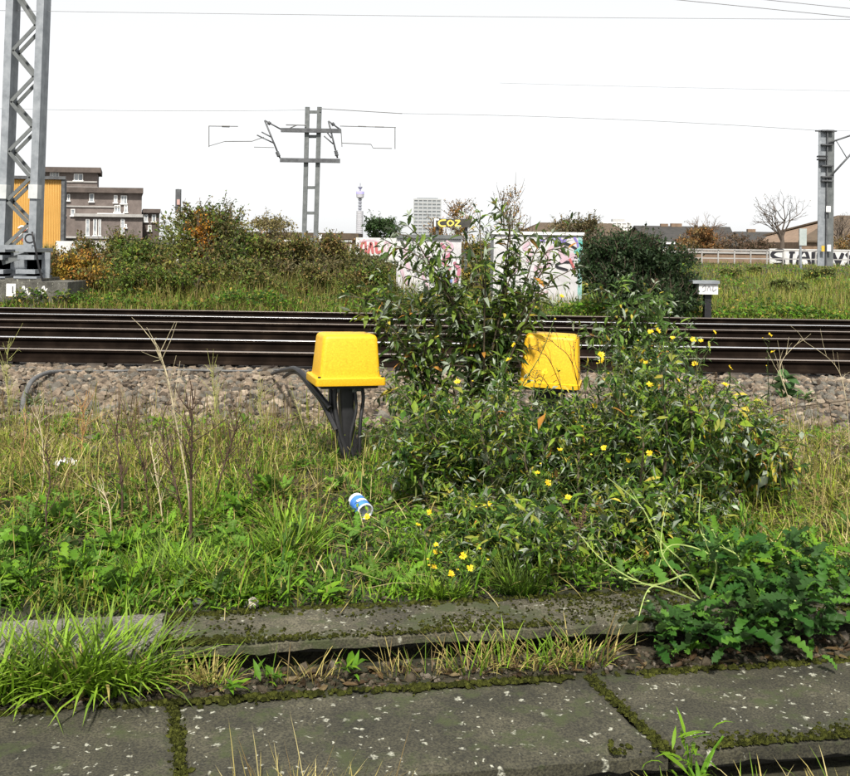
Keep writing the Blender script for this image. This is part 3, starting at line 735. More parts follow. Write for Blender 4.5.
far_block(414, 441, 198.5, 900, 'far grey glass tower block behind the autumn tree', (gl, gb), 13, 6, 16, (417, 438, 197.6))
far_block(602.5, 631, 221.5, 900, 'far white residential tower block left of the slate roof', (wl, wb), 7, 6, 16, (613, 625, 219))

# ---- houses on the right
M['slate'] = noise_mat('dark slate', [(.3, (.022, .022, .020)), (.7, (.05, .046, .042))], 2, .75, 8, .3, 20)
M['brown_roof'] = noise_mat('brown tiles', [(.3, (.055, .040, .026)), (.7, (.11, .078, .050))], 1.5, .8, 8, .3, 20)
M['house_brick'] = noise_mat('brown house brick', [(.3, (.14, .095, .065)), (.7, (.24, .165, .11))], 2, .85, 8, .2, 30)
def house(lab, uL, uR, ve, uRL, uRR, vr, Yf, roof, dep=9, vslope=.015, wins=(), fascia=None, stack=()):
    F0, F1 = at(uL, ve, Yf), at(uR, ve + (uR - uL) * vslope, Yf); ze = (F0[2] + F1[2]) / 2
    R0, R1 = at(uRL, vr, Yf + dep / 2), at(uRR, vr + (uRR - uRL) * vslope, Yf + dep / 2); zr = (R0[2] + R1[2]) / 2
    bs = np.array([(F0[0] + F1[0]) / 2, Yf, .5]); tt = empty('house', bs, lab, 'house', 'low houses along the skyline')
    x0, x1, yb = F0[0], F1[0], Yf + dep
    r0, r1 = R0[0], R1[0]; ym = Yf + dep / 2; th = .18
    V = np.array([[x0, Yf - .3, ze], [x1, Yf - .3, ze], [r1, ym, zr], [r0, ym, zr], [x1, yb + .3, ze], [x0, yb + .3, ze]]); V2 = V - [0, 0, th]; k_ = 6
    T = [[0, 1, 2, 3], [2, 4, 5, 3], [6, 9, 8, 7], [8, 9, 11, 10], [0, 6, 7, 1], [4, 10, 11, 5], [0, 3, 9, 6], [3, 5, 11, 9], [1, 7, 8, 2], [2, 8, 10, 4]]
    part(acc().add(np.vstack([V, V2]), T), 'roof', roof, tt, bs)
    xi0, xi1 = x0 + .25, x1 - .25
    W_ = np.array([[xi0, Yf, .3], [xi1, Yf, .3], [xi1, yb, .3], [xi0, yb, .3], [xi0, Yf, ze - th], [xi1, Yf, ze - th], [xi1, yb, ze - th], [xi0, yb, ze - th], [r0 + .25, ym, zr - th - .1], [r1 - .25, ym, zr - th - .1]])
    wa = acc().add(W_, [[0, 1, 5, 4], [1, 2, 6, 5], [2, 3, 7, 6], [3, 0, 4, 7]]); wa.add(W_, np.array([[4, 8, 7], [5, 6, 9]]))
    part(wa, 'wall', M['house_brick'], tt, bs)
    for (a0, a1, b0, b1) in wins:
        A, B = at(a0, b0, Yf - .05), at(a1, b1, Yf - .05); w, h = B[0] - A[0], A[2] - B[2]; cxx, cz = (A[0] + B[0]) / 2, (A[2] + B[2]) / 2
        f = acc(); f.box((cxx, Yf - .05, cz + h / 2), (w, .12, .12)); f.box((cxx, Yf - .06, cz - h / 2), (w + .1, .16, .12))
        for sx in (-1, 0, 1): f.box((cxx + sx * w / 2, Yf - .054, cz), (.1, .12, h))
        wo_ = part(f, 'window', M['white'], tt, bs)
        pa = acc().box((cxx, Yf - .02, cz), (w, .05, h)); link('pane', np_mesh('pane', np.vstack(pa.V) - bs, np.vstack(pa.T)), M['pane'], wo_)
    if fascia:
        A, B = at(fascia[0], fascia[2], Yf - .4), at(fascia[1], fascia[2] + 1, Yf - .4)
        part(acc().bar(A, B, .05, .20), 'fascia', M['white'], tt, bs)
    for (cu, cw, ch) in stack:
        p = at(cu, vr, ym); part(acc().box((p[0], ym, zr + ch / 2 - .2), (cw, .6, ch + .4)), 'chimney', M['house_brick'], tt, bs)
house('long house with dark slate roof and white fascia behind the dark bush', 648, 738, 243.2, 634, 730, 225.6, 106, M['slate'], 14, .012, [(662, 668, 245.5, 250), (672, 677, 246, 250)], (650, 690, 242.6), [(664, .8, .25), (676, 1.2, .3)])
house('low dark roofed house behind the bare tree', 738, 806, 243, 735, 800, 231.5, 112, M['slate'], 12, .012, [(757, 763, 246, 250)], None, [(751, .9, .3)])
house('house with broad brown tiled roof right of the bare tree', 797, 905, 241, 838, 880, 215.5, 100, M['brown_roof'], 18, .004, [(843, 850, 239, 250)], None, ())
house('wide low brown roof behind the white graffiti cabinet', 512, 640, 238, 540, 612, 222.5, 120, M['brown_roof'], 16, .012)
# low brown shed row behind the twin-leg mast
A, B = at(268, 236, 120), at(356, 237, 120)
base = np.array([(A[0] + B[0]) / 2, 120, .6]); t = empty('low_building', base, 'long low dark brown building behind the ladder-like mast', 'building')
part(acc().box((base[0], 124, (A[2] + .6) / 2 - .1), (B[0] - A[0], 8, A[2] - .6)), 'wall', M['house_brick'], t, base)
part(acc().box((base[0], 124, A[2] + .1), (B[0] - A[0] + .6, 8.8, .75)), 'roof', M['brown_roof'], t, base)

# ---- walls and rails
def wall_thing(name, lab, u0, u1, v0, v1, Yd, mat, cat='wall', th=.22, dv=0, coping_mat=None):
    A, B = at(u0, v0, Yd), at(u1, v0 + dv, Yd); C_ = at(u0, v1, Yd)
    z1 = (A[2] + B[2]) / 2; zb = min(C_[2], float(ground_z(A[0], Yd)) - .1)
    bs = np.array([(A[0] + B[0]) / 2, Yd, zb]); tt = empty(name, bs, lab, cat)
    part(acc().box((bs[0], Yd + th / 2, (z1 + zb) / 2), (B[0] - A[0], th, z1 - zb)), 'wall_face', mat, tt, bs)
    if coping_mat: part(acc().box((bs[0], Yd + th / 2, z1 + .06), (B[0] - A[0] + .04, th + .12, .12)), 'coping', coping_mat, tt, bs)
    return tt, bs
M['gray_wall'] = noise_mat('whitewashed wall', [(.3, (.42, .42, .41)), (.55, (.58, .58, .57)), (.8, (.68, .68, .67))], 3, .8, 8, .1, 30)
BLK, SIL, RED, PNK, PUR, TEAL, BLU = (.02, .02, .025), (.58, .58, .60), (.42, .12, .12), (.50, .37, .42), (.20, .15, .45), (.14, .44, .38), (.16, .22, .46)
Yw = 60.0
t, bs = wall_thing('graffiti_wall', 'white wall with big black outlined graffiti letters at the right edge', 770, 905, 248.5, 268, Yw, M['gray_wall'], dv=2.2)
def strokes(t, bs, Yd, lst, name='graffiti'):
    a = acc()
    for q, (pts, w, c) in enumerate(lst): ribbon(a, [xz(u, v, Yd) for u, v in pts], w, c, Yd, 26, .004 + .0015 * q)
    return part(a, name, M['plain'], t, bs)
strokes(t, bs, Yw, [([(784, 250.5), (776, 251), (772, 255), (777, 258.5), (783, 260), (782, 264), (773, 264.5)], .22, BLK)], 'graffiti_letter')
strokes(t, bs, Yw, [([(789, 252), (795, 252)], .2, BLK), ([(792, 252), (791, 258), (791, 265)], .2, BLK)], 'graffiti_letter')
strokes(t, bs, Yw, [([(797, 265), (799, 257), (803, 251.5), (806, 252), (808, 257), (810, 265)], .2, BLK), ([(799, 259), (804, 258), (808, 259)], .17, BLK)], 'graffiti_letter')
strokes(t, bs, Yw, [([(813, 265), (813, 252)], .2, BLK), ([(813, 252), (818, 260)], .2, BLK), ([(818, 265), (818.5, 252.5)], .2, BLK)], 'graffiti_letter')
strokes(t, bs, Yw, [([(833, 253), (838, 265)], .22, BLK), ([(843, 253), (838, 265)], .22, BLK)], 'graffiti_letter')
strokes(t, bs, Yw, [([(846, 253.5), (856, 266)], .22, BLK), ([(856, 253.5), (846, 266)], .22, BLK)], 'graffiti_letter')
wall_thing('brick_wall', 'low brown brick wall with pale coping left of the lettered wall', 622, 769, 252, 266, 61, M['house_brick'], dv=2, coping_mat=M['conc_pale'])
def railing(lab, u0, u1, v0, v1, vg, Yd, n, mat):
    A, B = at(u0, v0, Yd), at(u1, v1, Yd); bs = np.array([A[0], Yd, float(ground_z(A[0], Yd))]); tt = empty('railing', bs, lab, 'railing')
    part(acc().bar(A, B, .07, .09), 'rail', mat, tt, bs)
    A2, B2 = A - [0, 0, .5], B - [0, 0, .5]; part(acc().bar(A2, B2, .05, .06), 'rail', mat, tt, bs)
    for f in np.linspace(0.01, .99, n):
        p = A + (B - A) * f; q = p.copy(); q[2] = float(ground_z(p[0], Yd)) - .05; part(acc().bar(q, p, .07, .07), 'post', mat, tt, bs)
railing('pale handrail in the tall weeds behind the ladder-like mast', 230, 352, 240.2, 241.2, 250, 50, 8, M['white'])
railing('pale handrail above the brown brick wall at right', 684, 850, 249.3, 251.3, 266, 59, 11, M['conc_pale'])
t, bs = wall_thing('graffiti_wall', 'low white wall with red graffiti left of the white cabinets', 356, 402, 237.5, 258, 40, M['gray_wall'], dv=.5)
strokes(t, bs, 40, [([(360, 254), (362, 244), (365, 241), (366, 253)], .1, RED), ([(368, 254), (371, 243), (373, 254)], .11, RED), ([(376, 241), (377, 252), (382, 251)], .12, RED), ([(384, 251), (386, 242), (390, 246), (386, 252)], .09, PNK), ([(359, 242), (369, 240), (380, 242)], .06, PNK)])
wall_thing('concrete_wall', 'pale grey wall half hidden behind the left bushes', 56, 128, 241, 266, 38, M['gray_wall'], dv=.8)

# ---- two white relay cabinets covered in graffiti
M['cab'] = noise_mat('dirty white cabinet', [(.3, (.40, .39, .40)), (.5, (.52, .51, .52)), (.75, (.62, .61, .61))], 2.5, .6, 8, .08, 30)
Yk = 24.0
A, B, C_ = at(397, 238, Yk), at(461.5, 239, Yk), at(397, 305, Yk)
bs = np.array([(A[0] + B[0]) / 2, Yk, .1]); t = empty('relay_cabinet', bs, 'white steel cabinet with pink graffiti scrawls left of the tall leafy bush', 'cabinet', 'white trackside cabinets')
part(acc().box((bs[0], Yk + .5, (A[2] + .1) / 2), (B[0] - A[0], 1.0, A[2] - .1)), 'body', M['cab'], t, bs)
part(acc().box((bs[0], Yk + .5, A[2] + .045), (B[0] - A[0] + .1, 1.12, .09)), 'lid', M['steel_mid'], t, bs)
for f in (.28, .72):
    part(acc().box((A[0] + (B[0] - A[0]) * f, Yk - .012, (A[2] + .25) / 2), (.035, .024, A[2] - .3)), 'door_edge', M['cab'], t, bs)
strokes(t, bs, Yk - .028, [([(405, 243), (406, 258), (409, 270)], .09, PNK), ([(401, 268), (405, 280), (408, 284)], .07, PNK), ([(422, 256), (430, 258), (429, 268), (423, 274), (428, 288), (424, 296)], .07, PNK),
        ([(441, 243), (449, 255), (443, 261), (451, 270)], .08, (.42, .16, .22)), ([(446, 241), (452, 247), (443, 256)], .08, PNK), ([(454, 262), (459, 270), (455, 284)], .08, (.42, .16, .22)), ([(443, 276), (451, 280), (446, 286), (452, 290)], .07, BLU), ([(430, 290), (436, 297), (442, 292), (447, 299)], .06, (.08, .08, .09)), ([(413, 247), (418, 262), (415, 276)], .035, (.3, .3, .32))])
A, B = at(494, 233.5, Yk), at(582.5, 236, Yk)
bs = np.array([(A[0] + B[0]) / 2, Yk, .1]); t = empty('relay_cabinet', bs, 'wide white cabinet with purple tag and teal edge right of the tall leafy bush', 'cabinet', 'white trackside cabinets')
zc = (A[2] + B[2]) / 2
part(acc().box((bs[0], Yk + .6, (zc + .1) / 2), (B[0] - A[0], 1.2, zc - .1)), 'body', M['cab'], t, bs)
part(acc().box((bs[0], Yk + .6, zc + .035), (B[0] - A[0] + .08, 1.3, .07)), 'lid', M['white'], t, bs)
part(acc().box((B[0] - .05, Yk - .006, (zc + .1) / 2), (.10, .012, zc - .14)), 'teal_edge', noise_mat('teal spray', [(.35, (.06, .35, .30)), (.62, (.42, .5, .5))], 3, .6), t, bs)
strokes(t, bs, Yk - .002, [([(549, 236.5), (552, 240), (553, 236.5)], .035, PUR), ([(555, 240), (557, 236.5), (559, 240)], .035, PUR), ([(560, 236.5), (561, 240), (565, 239.5)], .035, PUR), ([(566, 240), (567, 236.5), (571, 238)], .035, PUR), ([(553, 243), (555, 240.5), (558, 243)], .035, PUR), ([(561, 242.5), (566, 241)], .035, PUR), ([(574, 237), (577, 242), (578, 247)], .045, PUR),
        ([(530, 242), (524, 248), (531, 252), (527, 262)], .08, PNK), ([(553, 246), (547, 254), (549, 263), (543, 268), (536, 267), (537, 273), (544, 271)], .09, PNK), ([(563, 245), (560, 252), (566, 259), (574, 258)], .10, PNK), ([(555, 246), (566, 243.5), (577, 249)], .05, BLK), ([(573, 262), (562, 262), (556, 266), (568, 270)], .05, BLK), ([(566, 252), (572, 264), (575, 270)], .06, RED), ([(560, 262), (572, 255), (578, 256)], .10, PNK), ([(574, 253), (580, 250), (581, 258)], .09, TEAL), ([(535, 290), (540, 294), (548, 291)], .06, PNK), ([(540, 240), (545, 240.5)], .04, PUR), ([(515, 250), (520, 262), (512, 275)], .05, PNK)])

# graffiti board behind the first cabinet
Yq = 31.0; A, B = at(433, 218.5, Yq), at(471, 227.5, Yq)
bs = np.array([(A[0] + B[0]) / 2, Yq, .3]); t = empty('graffiti_board', bs, 'dark board with yellow spray letters behind the first white cabinet', 'board')
part(acc().box((bs[0], Yq + .05, (A[2] + B[2]) / 2), (B[0] - A[0], .08, A[2] - B[2])), 'panel', noise_mat('black board', [(.3, (.03, .03, .03)), (.7, (.07, .065, .05))], 5, .7), t, bs)
for f in (.12, .88): part(acc().bar((A[0] + (B[0] - A[0]) * f, Yq + .14, .3), (A[0] + (B[0] - A[0]) * f, Yq + .14, A[2] - .03), .09, .09), 'post', M['steel_dark'], t, bs)
YEL = (.75, .6, .12)
strokes(t, bs, Yq, [([(435, 219.3), (435, 226.5)], .05, (.8, .8, .78)), ([(434, 219.3), (439, 219.6)], .05, (.8, .8, .78))], 'letter')
strokes(t, bs, Yq, [([(446, 220), (441, 220.5), (438.6, 223), (441, 226), (446, 226)], .05, YEL)], 'letter')
strokes(t, bs, Yq, [([(450, 220), (447.5, 223), (450, 226), (453.5, 223), (450, 220)], .05, YEL)], 'letter')
strokes(t, bs, Yq, [([(455, 220.5), (460, 220.5)], .05, YEL), ([(460, 220.5), (455, 226)], .05, YEL), ([(455, 226), (461, 226)], .05, YEL)], 'letter')

# small white box by the dark bush
Yv = 20.75; A, B = at(699, 283.5, Yv), at(718, 294.5, Yv)
bs = np.array([(A[0] + B[0]) / 2, Yv, .05]); t = empty('lineside_box', bs, 'small white lettered box with grey lid beside the dark bush', 'box')
part(acc().box((bs[0], Yv + .15, (A[2] + B[2]) / 2), (B[0] - A[0], .3, A[2] - B[2])), 'body', M['white'], t, bs)
part(acc().box((bs[0] - .06, Yv + .14, A[2] + .03), (B[0] - A[0] + .16, .38, .06)), 'lid', M['steel'], t, bs)
part(acc().box((bs[0] + .02, Yv + .15, (B[2] + .05) / 2), (.14, .14, B[2] - .05)), 'post', M['black'], t, bs)
strokes(t, bs, Yv, [([(702, 288), (705, 285.5), (705.5, 290), (702.5, 292)], .02, (.25, .25, .27)), ([(707, 291), (709, 286), (711, 291)], .02, (.25, .25, .27)), ([(713, 286), (713, 291), (716.5, 289)], .02, (.25, .25, .27))], 'lettering')

# ================================================================== YELLOW TRACKSIDE BOXES
def yellow_mat():
    m, N, L, b = new_mat('yellow moulded plastic')
    tc = N.new('ShaderNodeTexCoord')
    n = N.new('ShaderNodeTexNoise'); n.inputs['Scale'].default_value = 95; n.inputs['Detail'].default_value = 3; L.new(tc.outputs['Object'], n.inputs['Vector'])
    r = ramp(N, [(.3, (.58, .315, .008)), (.55, (.67, .385, .010)), (.75, (.73, .45, .02))]); L.new(n.outputs['Fac'], r.inputs['Fac'])
    d = N.new('ShaderNodeTexNoise'); d.inputs['Scale'].default_value = 7; d.inputs['Detail'].default_value = 8; L.new(tc.outputs['Object'], d.inputs['Vector'])
    dr = ramp(N, [(.62, (1, 1, 1)), (.85, (.8, .77, .7))]); L.new(d.outputs['Fac'], dr.inputs['Fac'])
    mx = N.new('ShaderNodeMix'); mx.data_type = 'RGBA'; mx.blend_type = 'MULTIPLY'; mx.inputs['Factor'].default_value = 1
    L.new(r.outputs['Color'], mx.inputs[6]); L.new(dr.outputs['Color'], mx.inputs[7]); L.new(mx.outputs[2], b.inputs['Base Color'])
    b.inputs['Roughness'].default_value = .5; b.inputs['Specular IOR Level'].default_value = .35
    bp = N.new('ShaderNodeBump'); bp.inputs['Strength'].default_value = .25; bp.inputs['Distance'].default_value = .003
    L.new(n.outputs['Fac'], bp.inputs['Height']); L.new(bp.outputs['Normal'], b.inputs['Normal'])
    return m
M['yellow'] = yellow_mat()
def rrect(hx, hy, r, z, k=5):
    out = []
    for q, (sx, sy) in enumerate([(1, 1), (-1, 1), (-1, -1), (1, -1)]):
        for j in range(k):
            an = (q + j / (k - 1)) * pi / 2
            out.append((sx * (hx - r) + r * cos(an), sy * (hy - r) + r * sin(an), z))
    return np.array(out)
def loft(rings, a=None, cap=True):
    a = a or acc(); k = len(rings[0]); V = np.vstack(rings); n = len(rings)
    T = [[i * k + j, i * k + (j + 1) % k, (i + 1) * k + (j + 1) % k, (i + 1) * k + j] for i in range(n - 1) for j in range(k)]
    T = np.array(T); T = np.vstack([T[:, [0, 1, 2]], T[:, [0, 2, 3]]])
    if cap:
        V = np.vstack([V, rings[0].mean(0), rings[-1].mean(0)]); m = n * k
        T = np.vstack([T, [[m, (j + 1) % k, j] for j in range(k)], [[m + 1, (n - 1) * k + j, (n - 1) * k + (j + 1) % k] for j in range(k)]])
    return a.add(V, T)
def sharp(o, ang=35):
    me = o.data
    me.polygons.foreach_set('use_smooth', np.ones(len(me.polygons), bool))
    import bmesh
    bm = bmesh.new(); bm.from_mesh(me)
    for e in bm.edges:
        if len(e.link_faces) == 2 and e.calc_face_angle(0) > R(ang): e.smooth = False
    bm.to_mesh(me); bm.free()
def yellow_box(foot, zb, yaw, tilt, lab, hx=.19, hy=.15, H=.30, flange=True, lean=(0, 0)):
    root = empty('trackside_box', foot, lab, 'equipment box', 'yellow trackside boxes'); root.rotation_euler = (0, 0, yaw)
    rt = Matrix.Rotation(tilt, 4, 'Y')
    z0 = zb - foot[2]
    def put(a, name, mat, off=True):
        V = np.vstack(a.V)
        if off:
            r3 = np.array(rt.to_3x3()); V = V @ r3.T + [lean[0], lean[1], z0]
        o = link(name, np_mesh(name, V, np.vstack(a.T)), mat, root); sharp(o); return o
    fl = .028 if flange else .008
    if flange:
        a = loft([rrect(hx + fl, hy + fl, .02, 0), rrect(hx + fl + .002, hy + fl + .002, .022, .008), rrect(hx + fl, hy + fl, .022, .046), rrect(hx + fl - .008, hy + fl - .008, .02, .054)])
        put(a, 'flange', M['yellow'])
        for sx in (-1, 1):
            for sy in (-1, 1):
                b_ = acc(); b_.lathe([(.0, .053), (.011, .053), (.011, .062), (.0, .064)], 8, (sx * (hx + .004), sy * (hy + .012), 0)); put(b_, 'bolt', M['black'])
    b0 = .050 if flange else 0.0
    rings = [rrect(hx, hy, .03, b0), rrect(hx - .004, hy - .004, .03, b0 + .03), rrect(hx - .022, hy - .018, .032, H - .03)]
    for f in np.linspace(.2, 1, 6):
        s_ = .03 * (1 - cos(f * pi / 2)); rings.append(rrect(hx - .024 - s_, hy - .02 - s_, .032, H - .03 + .03 * sin(f * pi / 2)))
    put(loft(rings), 'hood', M['yellow'])
    a = acc().box((0, 0, -.012), (hx * 2 - .03, hy * 2 - .03, .024)); put(a, 'base_plate', M['black'])
    return root, put, z0
foot = gp(347, 463, .09)
Yx = foot[1]
zb = at(343, 382, Yx)[2]
root, put, z0 = yellow_box(foot - np.array([0, 0, .03]), zb, R(17), R(.6), 'yellow moulded box with flange on a black post among the grass', .21, .16, .335, True, (-.02, 0))
rings = []
for f, hx, dx in [(0, .07, .045), (.16, .064, .03), (.28, .052, .012), (.32, .056, .008), (.36, .048, .004), (.7, .046, -.012), (1.02, .05, -.02)]:
    rg_ = rrect(hx, .06, .018, f * z0); rg_[:, 0] += dx; rings.append(rg_)
put(loft(rings), 'post', M['black'], False)
def LC(l):      # places along a cable, in the box's own frame
    o_ = foot - np.array([0, 0, .03]); return [rotz(-R(17)) @ (at(u, v, y) - o_) for u, v, y in l]
for pts, r in [([(-.09, -.02, z0), (-.10, -.04, z0 * .75), (-.07, -.07, z0 * .45), (-.02, -.085, z0 * .2), (.04, -.09, -.02)], .017), ([(-.12, .0, z0), (-.12, -.02, z0 * .7), (-.085, -.06, z0 * .42), (-.03, -.08, z0 * .15), (.02, -.08, -.02)], .014), ([(.09, -.01, z0), (.10, -.03, z0 * .8), (.075, -.06, z0 * .55), (.07, -.07, z0 * .2), (.085, -.06, -.02)], .013), ([(.03, -.04, z0), (.04, -.075, z0 * .7), (.0, -.09, z0 * .35), (.05, -.10, .0)], .012),
               (LC([(330, 408, 6.72), (318, 393, 6.8), (306, 378, 6.95), (296, 369, 7.2), (288, 369.5, 8.2), (280, 371, 9.6), (272, 374, 11.0)]), .019), (LC([(336, 430, 6.7), (322, 402, 6.78), (311, 388, 6.9), (302, 376, 7.1), (296, 372, 7.6), (290, 373, 8.8), (284, 377, 10.4)]), .017)]:
    put(acc().tube(spline(pts, 20), r, 8), 'cable', M['black'], False)
for (x_, y_) in [(-.07, -.03), (.03, -.05), (.07, -.02)]: put(acc().lathe([(.0, z0 - .06), (.02, z0 - .06), (.02, z0 - .01), (0, z0 - .01)], 8, (x_, y_, 0)), 'cable_gland', M['steel_mid'], False)

foot = gp(552, 458, .09); foot[1] = 7.0; foot[0] = at(550, 400, 7.0)[0]
zb = at(550, 385, 7.0)[2]
root, put, z0 = yellow_box(foot - np.array([0, 0, .03]), zb, R(-12), R(1.8), 'second yellow box half buried in the flowering weeds, its lid spotted with seed heads', .205, .155, .36, False)
a = loft([rrect(.212, .162, .028, 0), rrect(.212, .162, .028, .03), rrect(.203, .153, .028, .035)]); put(a, 'rim', M['yellow'])
rings = [rrect(.07, .06, .018, f * z0) for f in (0, .5, 1.02)]; put(loft(rings), 'post', M['black'], False)
for pts, r in [([(-.09, -.02, z0), (-.10, -.05, z0 * .6), (-.06, -.08, 0)], .015), ([(.09, -.02, z0), (.10, -.05, z0 * .6), (.06, -.08, 0)], .015)]: put(acc().tube(spline(pts, 14), r, 8), 'cable', M['black'], False)

# ---- loose cables on the ballast
M['grey_cable'] = noise_mat('grey cable sheath', [(.3, (.07, .07, .07)), (.7, (.13, .13, .125))], 12, .6)
pts = [gp(24, 425, .03), gp(23, 405, .12), gp(26, 392, .16), gp(33, 380, .16), gp(45, 373.5, .14), gp(56, 372, .10), gp(75, 371, .07)]
P_ = spline(pts, 30); o = acc().tube(P_, .024, 8).build('cable', M['grey_cable'], smooth=True, loc=P_[0]); tag(o, 'thick grey cable curving up out of the ballast at the left', 'cable')
pts = [gp(54, 371.5, .07), gp(110, 371, .10), gp(170, 370, .095), gp(240, 371, .10), gp(275, 370, .08), gp(300, 369, .10)]
P_ = spline(pts, 40); o = acc().tube(P_, .014, 6).build('cable', M['grey_cable'], smooth=True, loc=P_[0]); tag(o, 'thin dark cable lying along the foot of the nearest rail', 'cable')

# ---- litter
def crumple(n, m, sx, sy, amp, seed):
    rg = np.random.default_rng(seed); u, v = np.meshgrid(np.linspace(-1, 1, n), np.linspace(-1, 1, m))
    x = u * sx * (1 - .25 * v ** 2); y = v * sy; z = amp * (1.1 - u ** 2 * .6 - v ** 2 * .5) + amp * .5 * rg.standard_normal(u.shape)
    x = x + rg.standard_normal(u.shape) * sx * .08; V = np.stack([x, y, z], -1).reshape(-1, 3)
    i = np.arange(m - 1)[:, None] * n + np.arange(n - 1)[None]
    return V, np.stack([i, i + 1, i + n + 1, i + n], -1).reshape(-1, 4)
p = gp(66, 465, .15)
V, Q = crumple(9, 6, .075, .05, .03, 4)
rgx = np.random.default_rng(5); C_ = np.where(rgx.random((len(V), 1)) < .16, [[.18, .12, .16]], [[.78, .78, .79]])
o = acc().add(V @ rotz(.3).T + p, Q, C_).build('plastic_wrapper', M['plain'], loc=p); tag(o, 'crumpled white plastic wrapper in the yellowed grass at left', 'litter')
# drink cup / can
p = gp(360, 511, .12); p[2] += .03
t = empty('drinks_can', p, 'blue and white drinks can lying in the grass below the yellow box', 'can')
ax = np.array([.42, -.80, -.22]); ax /= np.linalg.norm(ax)
fr = frames(ax[None], np.array([[0, 0, 1.]]))[0]; fr = np.stack([fr[:, 1], fr[:, 2], fr[:, 0]], 1)   # z of lathe along the can's axis
def can_part(prof, name, col, mat='plain'):
    a = acc().lathe(prof, 20, (0, 0, 0), col); V = np.vstack(a.V) @ fr.T; link(name, np_mesh(name, V, np.vstack(a.T), np.vstack(a.C), True), M[mat], t)
can_part([(0, -.075), (.036, -.075), (.044, -.064), (.045, -.045), (.044, -.04)], 'body_end', (.80, .80, .80))
can_part([(.044, -.04), (.046, -.035), (.046, .06), (.045, .064)], 'sleeve', (.06, .20, .60))
can_part([(.045, .064), (.047, .066), (.047, .074), (.040, .076), (.040, .045), (0, .04)], 'rim', (.60, .64, .72))
a = acc()
an = np.linspace(-.7, .7, 8); V = np.array([[.0470 * cos(q + pi / 2), .0470 * sin(q + pi / 2), zz] for zz in (.005, .025) for q in an]) @ fr.T
a.add(V, [[j, j + 1, 8 + j + 1, 8 + j] for j in range(7)], (.8, .82, .85)); link('label_band', np_mesh('label_band', np.vstack(a.V), np.vstack(a.T), np.vstack(a.C), True), M['plain'], t)

# ================================================================== PLANTS
def C(*a): return np.array(a, float)
# leaf templates: x along the leaf, z up; unit length
def lance(width=.22, droop=.3, fold=.25, segs=(0, .3, .65, 1)):
    ts = np.array(segs); n = len(ts)
    wd = np.array([0] + [width / 2 * (sin(pi * min(1, t ** .75)) ** .8 + .06) for t in ts[1:-1]] + [0])
    ang = -droop * ts * 1.5
    x = np.zeros(n); z = np.zeros(n)
    for i in range(1, n):
        dl = ts[i] - ts[i - 1]; aa = (ang[i] + ang[i - 1]) / 2; x[i] = x[i - 1] + dl * cos(aa); z[i] = z[i - 1] + dl * sin(aa)
    V = [[x[0], 0, z[0]]]; T = []; mid = [0]; lf = [0]; rt = [0]
    for i in range(1, n - 1):
        b = len(V); V += [[x[i], 0, z[i]], [x[i], wd[i], z[i] + fold * wd[i]], [x[i], -wd[i], z[i] + fold * wd[i]]]
        mid.append(b); lf.append(b + 1); rt.append(b + 2)
    V.append([x[-1], 0, z[-1]]); e = len(V) - 1
    T += [[0, mid[1], lf[1]], [0, rt[1], mid[1]]]
    for i in range(1, n - 2):
        T += [[mid[i], mid[i + 1], lf[i + 1]], [mid[i], lf[i + 1], lf[i]], [mid[i], rt[i + 1], mid[i + 1]], [mid[i], rt[i], rt[i + 1]]]
    T += [[mid[-1], e, lf[-1]], [mid[-1], rt[-1], e]]
    return np.array(V, float), np.array(T)
def lobed(width=.38, lobes=5, droop=.5, seed=0):
    rg = np.random.default_rng(seed); ts = [0]; ws = [.02]
    for k in range(lobes):
        e = .35 + .65 * sin(pi * (.25 + .6 * (k + .5) / lobes)); pk = rg.uniform(.8, 1.12)
        for fa, fw in ((.12, .72), (.38, 1.0), (.66, .84), (.96, rg.uniform(.42, .6))):
            ts += [(k + fa) / lobes * .95 + .04]; ws += [width * .5 * e * pk * fw * rg.uniform(.92, 1.06)]
    ts += [1.05]; ws += [0]
    ts = np.array(ts); n = len(ts); ang = .25 - droop * ts * 1.6; x = np.zeros(n); z = np.zeros(n)
    for i in range(1, n):
        dl = ts[i] - ts[i - 1]; x[i] = x[i - 1] + dl * cos(ang[i]); z[i] = z[i - 1] + dl * sin(ang[i])
    V = []; T = []
    for i in range(n):
        wv = .03 * rg.standard_normal()
        V += [[x[i], 0, z[i]], [x[i] + .03, ws[i], z[i] + ws[i] * .25 + wv], [x[i] + .03, -ws[i], z[i] + ws[i] * .25 - wv]]
    for i in range(n - 1):
        a, b = 3 * i, 3 * i + 3
        T += [[a, b, b + 1], [a, b + 1, a + 1], [a, b + 2, b], [a, a + 2, b + 2]]
    return np.array(V, float), np.array(T)
LANCE = [lance(.24, .15), lance(.22, .45), lance(.25, .8), lance(.20, 1.1), lance(.27, .3, .5)]
NARROW = [lance(.12, .2), lance(.14, .6), lance(.11, .9)]
OVAL = [lance(.5, .2, .3), lance(.55, .6, .3), lance(.45, .9, .2)]
LOBED = [lobed(.42, 5, .35, 1), lobed(.5, 4, .55, 2), lobed(.36, 6, .25, 3), lobed(.46, 5, .8, 4)]
QUADLEAF = [lance(.5, .3, .4, (0, .5, 1))]
